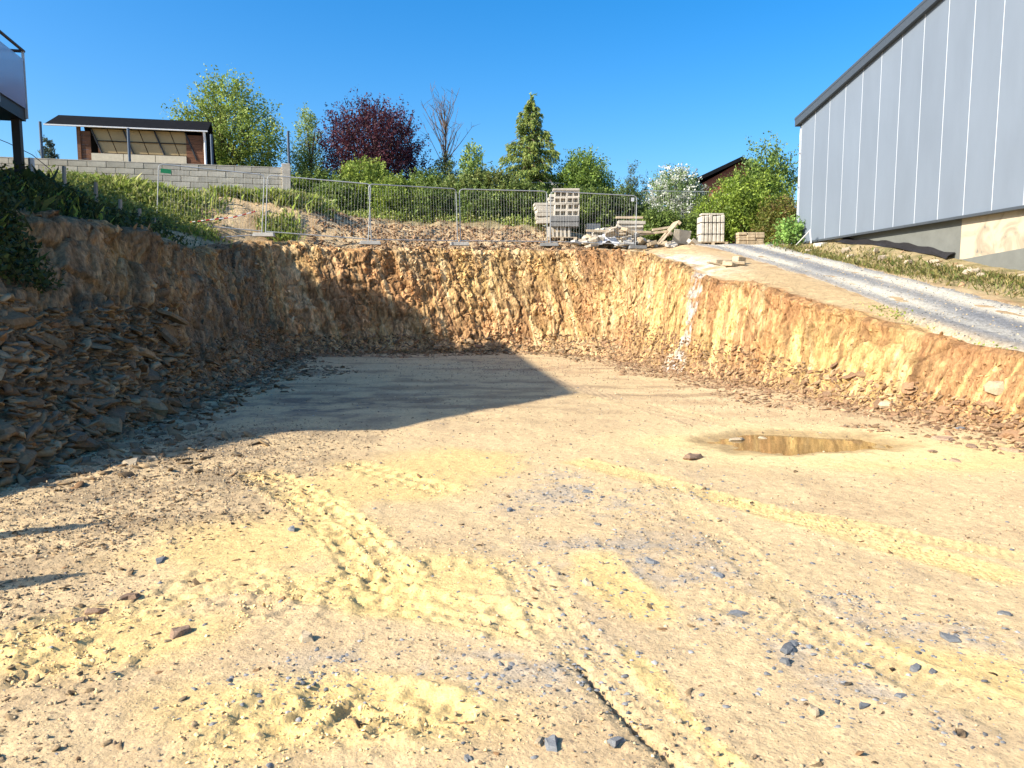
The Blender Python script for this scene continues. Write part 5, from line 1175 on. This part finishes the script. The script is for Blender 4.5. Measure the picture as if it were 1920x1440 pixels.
# toe rubble
def face_pts(n, u0, u1, vmax, g, pw=1.6):
    u = u0+(u1-u0)*g.random(n); v = vmax*g.random(n)**pw; i = np.clip(np.searchsorted(uu, u), 0, NU-2); j = np.clip((v*(len(vf)-1)).astype(int), 1, len(vf)-2); return Fnp[i, j].copy()
P_ = face_pts(3800, U(1.8), U(4.3), .52, g, 1.3); merged('stone_scree', P_, .3, .06+.2*g.random(len(P_))**2.2, SM, g, '', parent=left_bank)
P_ = face_pts(2600, U(4.2), U(7.6), .3, g); merged('stone_scree', P_, .45, .04+.14*g.random(len(P_))**2.2, SM, g, '', parent=left_bank)
P_ = face_pts(3000, U(7.6), U(13.3), .2, g); merged('stone_scree', P_, .5, .04+.14*g.random(len(P_))**2.2, SM+RM, g, '', parent=back_bank)
P_ = face_pts(6500, U(13.3), U(21.5), .36, g, 1.6); merged('stone_scree', P_, .5, .025+.10*g.random(len(P_))**2.4, RM, g, '', parent=right_bank)
def face_shards(n, u0, u1, v0, v1, g, smin, smax, parent):
    u = u0+(u1-u0)*g.random(n); v = v0+(v1-v0)*g.random(n); i = np.clip(np.searchsorted(uu, u), 0, NU-2); j = np.clip((v*(len(vf)-1)).astype(int), 1, len(vf)-2)
    k = fbm(uu[i]*1.3, v*5, 3, 611) > -.12; i, j = i[k], j[k]
    return merged('rock_shards', Fnp[i, j].copy(), .9, smin+(smax-smin)*g.random(len(i))**2.5, SM, g, '', parent=parent, ptcol=C[i, j])
face_shards(7000, U(7.5), U(13.5), .05, 1., g, .03, .15, back_bank)
face_shards(5000, U(13.3), U(21), .05, 1., g, .012, .07, right_bank)
face_shards(2200, U(3.4), U(7.6), .1, 1., g, .03, .13, left_bank)
def toe_spill(n, u0, u1, reach, g, smax, meshes, parent):
    u = u0+(u1-u0)*g.random(n); i = np.clip(np.searchsorted(uu, u), 0, NU-2); d = reach*g.random(n)**2.2*(.4+1.2*vn(uu[i]*.8, uu[i]*0, 621))
    x = S[i, 0]+fn[i, 0]*d; y = S[i, 1]+fn[i, 1]*d; return merged('spilled_stones', np.stack([x, y, floor_z(x, y)], 1), .3, .02+smax*g.random(n)**3, meshes, g, '', parent=parent)
toe_spill(3000, U(2.0), U(7.6), 1.6, g, .22, SM, left_bank)
toe_spill(2200, U(7.6), U(13.3), 1.5, g, .18, SM+RM, back_bank)
toe_spill(4500, U(13.3), U(21.2), 1.5, g, .13, RM, right_bank)
# crumbs hanging on the rim and berm
def ground_pts(n, g, f):
    i = g.integers(0, NU, n*6); j = g.integers(2, 80, n*6); p = GR[i, j]; k = f(p); return p[k][:n].copy()
P_ = ground_pts(5200, g, lambda p: (p[:, 1] > 26.3) & (p[:, 0] > -7) & (p[:, 0] < 3) & (p[:, 1] < 33.5)); merged('soil_clods', P_, .5, .05+.16*g.random(len(P_))**2, RM, g, '', parent=upper)
P_ = ground_pts(1500, g, lambda p: (p[:, 0] > 9.7) & (p[:, 0] < 11.6) & (p[:, 1] > 10) & (p[:, 1] < 28)); merged('verge_stones', P_, .4, .05+.16*g.random(len(P_))**2.5, [m_ for m_ in RM], g, '', parent=upper, tintmul=np.full((len(P_), 1), 1.35)*np.array([[1, 1.02, 1.05]]))
k = g.integers(0, len(ry), 9000); k2 = g.integers(4, len(rt)-4, 9000); P_ = np.stack([QX[k, k2], QY[k, k2], QZ[k, k2]], 1); P_[:, :2] += g.normal(size=(9000, 2))*.03
P_ = P_[P_[:, 1] > 9]; merged('road_stones', P_, .3, 0.012+.03*g.random(len(P_))**3, GREYC+WARM[4:5], g, '', parent=road, tintmul=np.full((len(P_), 1), 1.05)*np.ones((1, 3)))
# white stones on the verge, one by one
for k in range(16):
    Y = (25.4, 24.6, 23.6, 22.8, 22.0, 21.2, 20.6, 20.0, 19.4, 18.9, 18.4, 18.0, 17.5, 17.1, 16.6, 16.0)[k]; p = HA+hd*(28.3-Y); x = p[0]-.45-.7*random.random(); z = float(ground_z(np.array([x]), np.array([Y]))[0])
    o = bpy.data.objects.new('verge_stone', stone_mesh('verge_stone', 700+k, random.uniform(.35, .6), 'stone', (.40, .33, .24))); col.objects.link(o); s = random.uniform(.13, .34); o.scale = (s, s, s); o.location = (x, Y, z+s*.12); o.rotation_euler = (random.uniform(-.3, .3), random.uniform(-.3, .3), random.uniform(0, 6))
    tag(o, 'pale rough stone on the weedy verge below the hall', 'stone', 'pale stones on the verge below the hall')
def on_face(px, py):                                 # the point of the bank seen at a pixel of the photograph
    P = Fnp[600:].reshape(-1, 3); z = P[:, 1]*math.cos(PITCH)-(P[:, 2]-CH)*math.sin(PITCH); yv = P[:, 1]*math.sin(PITCH)+(P[:, 2]-CH)*math.cos(PITCH)
    zz = np.maximum(z, .1); return P[np.argmin((P[:, 0]/zz*FPX+960-px)**2+(720-yv/zz*FPX-py)**2+(z < .5)*1e9)]
# single stones on the floor that stand out
singles = [(1220, 1056, .17, .3, 'slate', 'broad dark slate stone in the middle of the floor'), (548, 998, .10, .8, 'slate', 'lone dark rounded stone on pale sand at the left'), (338, 1186, .17, .5, 'brownstone', 'brown rock with a pale face at the lower left'),
           (1102, 1101, .10, .8, 'palestone', 'pale stone beside the smooth sand patch'), (1155, 1392, .09, .6, 'slate', 'grey stone right of the crack at the bottom'), (1035, 1396, .12, .5, 'slate', 'larger grey stone left of the crack at the bottom'), (1012, 1392, .08, .5, 'palestone', 'pale stone touching the grey stone at the bottom'),
           (878, 1421, .06, .6, 'slate', 'small dark stone at the bottom edge'), (1382, 1150, .13, .4, 'slate', 'slate stone at the upper end of the slate trail'), (1478, 1214, .15, .35, 'slate', 'flat slate slab in the slate trail, left of the sand track'), (1486, 1206, .12, .3, 'slate', 'paler slate slab touching the flat slab in the slate trail'),
           (1472, 1238, .10, .6, 'slate', 'rounded slate stone at the lower end of the slate trail'), (1776, 1192, .14, .35, 'slate', 'flat slate stone alone at the right'), (1884, 1149, .10, .4, 'slate', 'small slate stone near the right edge'), (1718, 1252, .12, .4, 'slate', 'slate stone with crumbs in the smooth right track'), (1750, 1258, .07, .4, 'slate', 'small slate right of the one with crumbs'),
           (1525, 1334, .09, .8, 'palestone', 'pale pointed stone casting a dark shadow at the lower right'), (1690, 1306, .08, .4, 'slate', 'slate chip in the lower right ruts'), (1620, 1324, .08, .4, 'slate', 'slate chip in the middle of the lower right floor'), (575, 1200, .12, .9, 'palestone', 'pale clod beside the dark crumbs at the lower left'),
           (150, 1161, .16, .2, 'brownstone', 'thin flat shale flake at the left'), (245, 1117, .16, .4, 'brownstone', 'brown stone at the edge of the sand on the left'), (180, 1140, .14, .4, 'brownstone', 'reddish brown stone left of the flat flake'), (300, 1054, .15, .3, 'slate', 'grey flake lying where the gravel meets the sand'),
           (80, 866, .38, .35, 'palestone', 'sunlit pale slab at the tip of the left scree'), (110, 876, .34, .3, 'palestone', 'second sunlit slab at the tip of the left scree'), (250, 868, .30, .4, 'palestone', 'pale stone just outside the shadow edge'), (285, 862, .26, .4, 'palestone', 'pale stone right of its neighbour along the shadow edge'),
           (1300, 858, .35, .4, 'brownstone', 'brown clod left of the puddle'), (1768, 823, .38, .3, 'brownstone', 'brown stone right of the puddle'), (1822, 838, .25, .4, 'brownstone', 'brown stone farther right of the puddle'), (1800, 806, .24, .3, 'slate', 'dark flat stone behind the brown one, right of the puddle'), (1750, 846, .22, .2, 'brownstone', 'thin flake right of the puddle'),
           (1790, 865, .26, .25, 'brownstone', 'flat red-brown stone below the others, right of the puddle'), (1895, 845, .3, .3, 'brownstone', 'broad brown stone near the right edge'), (1660, 760, .3, .6, 'palestone', 'pale stone at the foot of the right bank'), (1865, 728, .35, .8, 'palestone', 'large white stone low on the right bank'),
           (1380, 818, .30, .25, 'palestone', 'pale flake lying in the puddle'), (1430, 815, .16, .25, 'palestone', 'tiny pale flake in the far side of the puddle'), (1120, 985, .10, .3, 'slate', 'small slate in the grey patch at the centre'), (955, 958, .12, .5, 'slate', 'dark stone on the sand left of the centre'), (1345, 1080, .16, .25, 'slate', 'flat slate right of the broad dark one'), (1100, 925, .14, .3, 'slate', 'flat slate in the far grey patch')]
for k, (px, py, s, fl_, mt, lab) in enumerate(singles):
    p = fl(px, py); z = float(floor_z(p.x, p.y)); z = max(z, -.045 if abs(p.x-PU.x) < 1.5 and abs(p.y-PU.y) < .8 else z)
    if py in (728, 760):
        q = on_face(px, py); p = Vector(q); z = q[2]
    me = stone_mesh('floor_stone', 800+k, fl_, mt, (.4, .3, .2)); o = bpy.data.objects.new('floor_stone', me); col.objects.link(o); s *= .75; o.location = (p.x, p.y, z+s*fl_*.06); o.scale = (s, s, s*.7)
    o.rotation_euler = (random.uniform(-.12, .12), random.uniform(-.12, .12), random.uniform(0, 6)); tag(o, lab, 'stone', 'single stones on the pit floor')
# cable hanging behind the terrace
o = MB().tube([at(-30, 250, 22), at(15, 268, 22.5), at(60, 290, 23), at(95, 318, 23.4), at(105, 345, 23.6)], .012, 4).build('loose_cable', 'blacksteel'); tag(o, 'dark cable sagging down in front of the block wall by the terrace', 'cable')
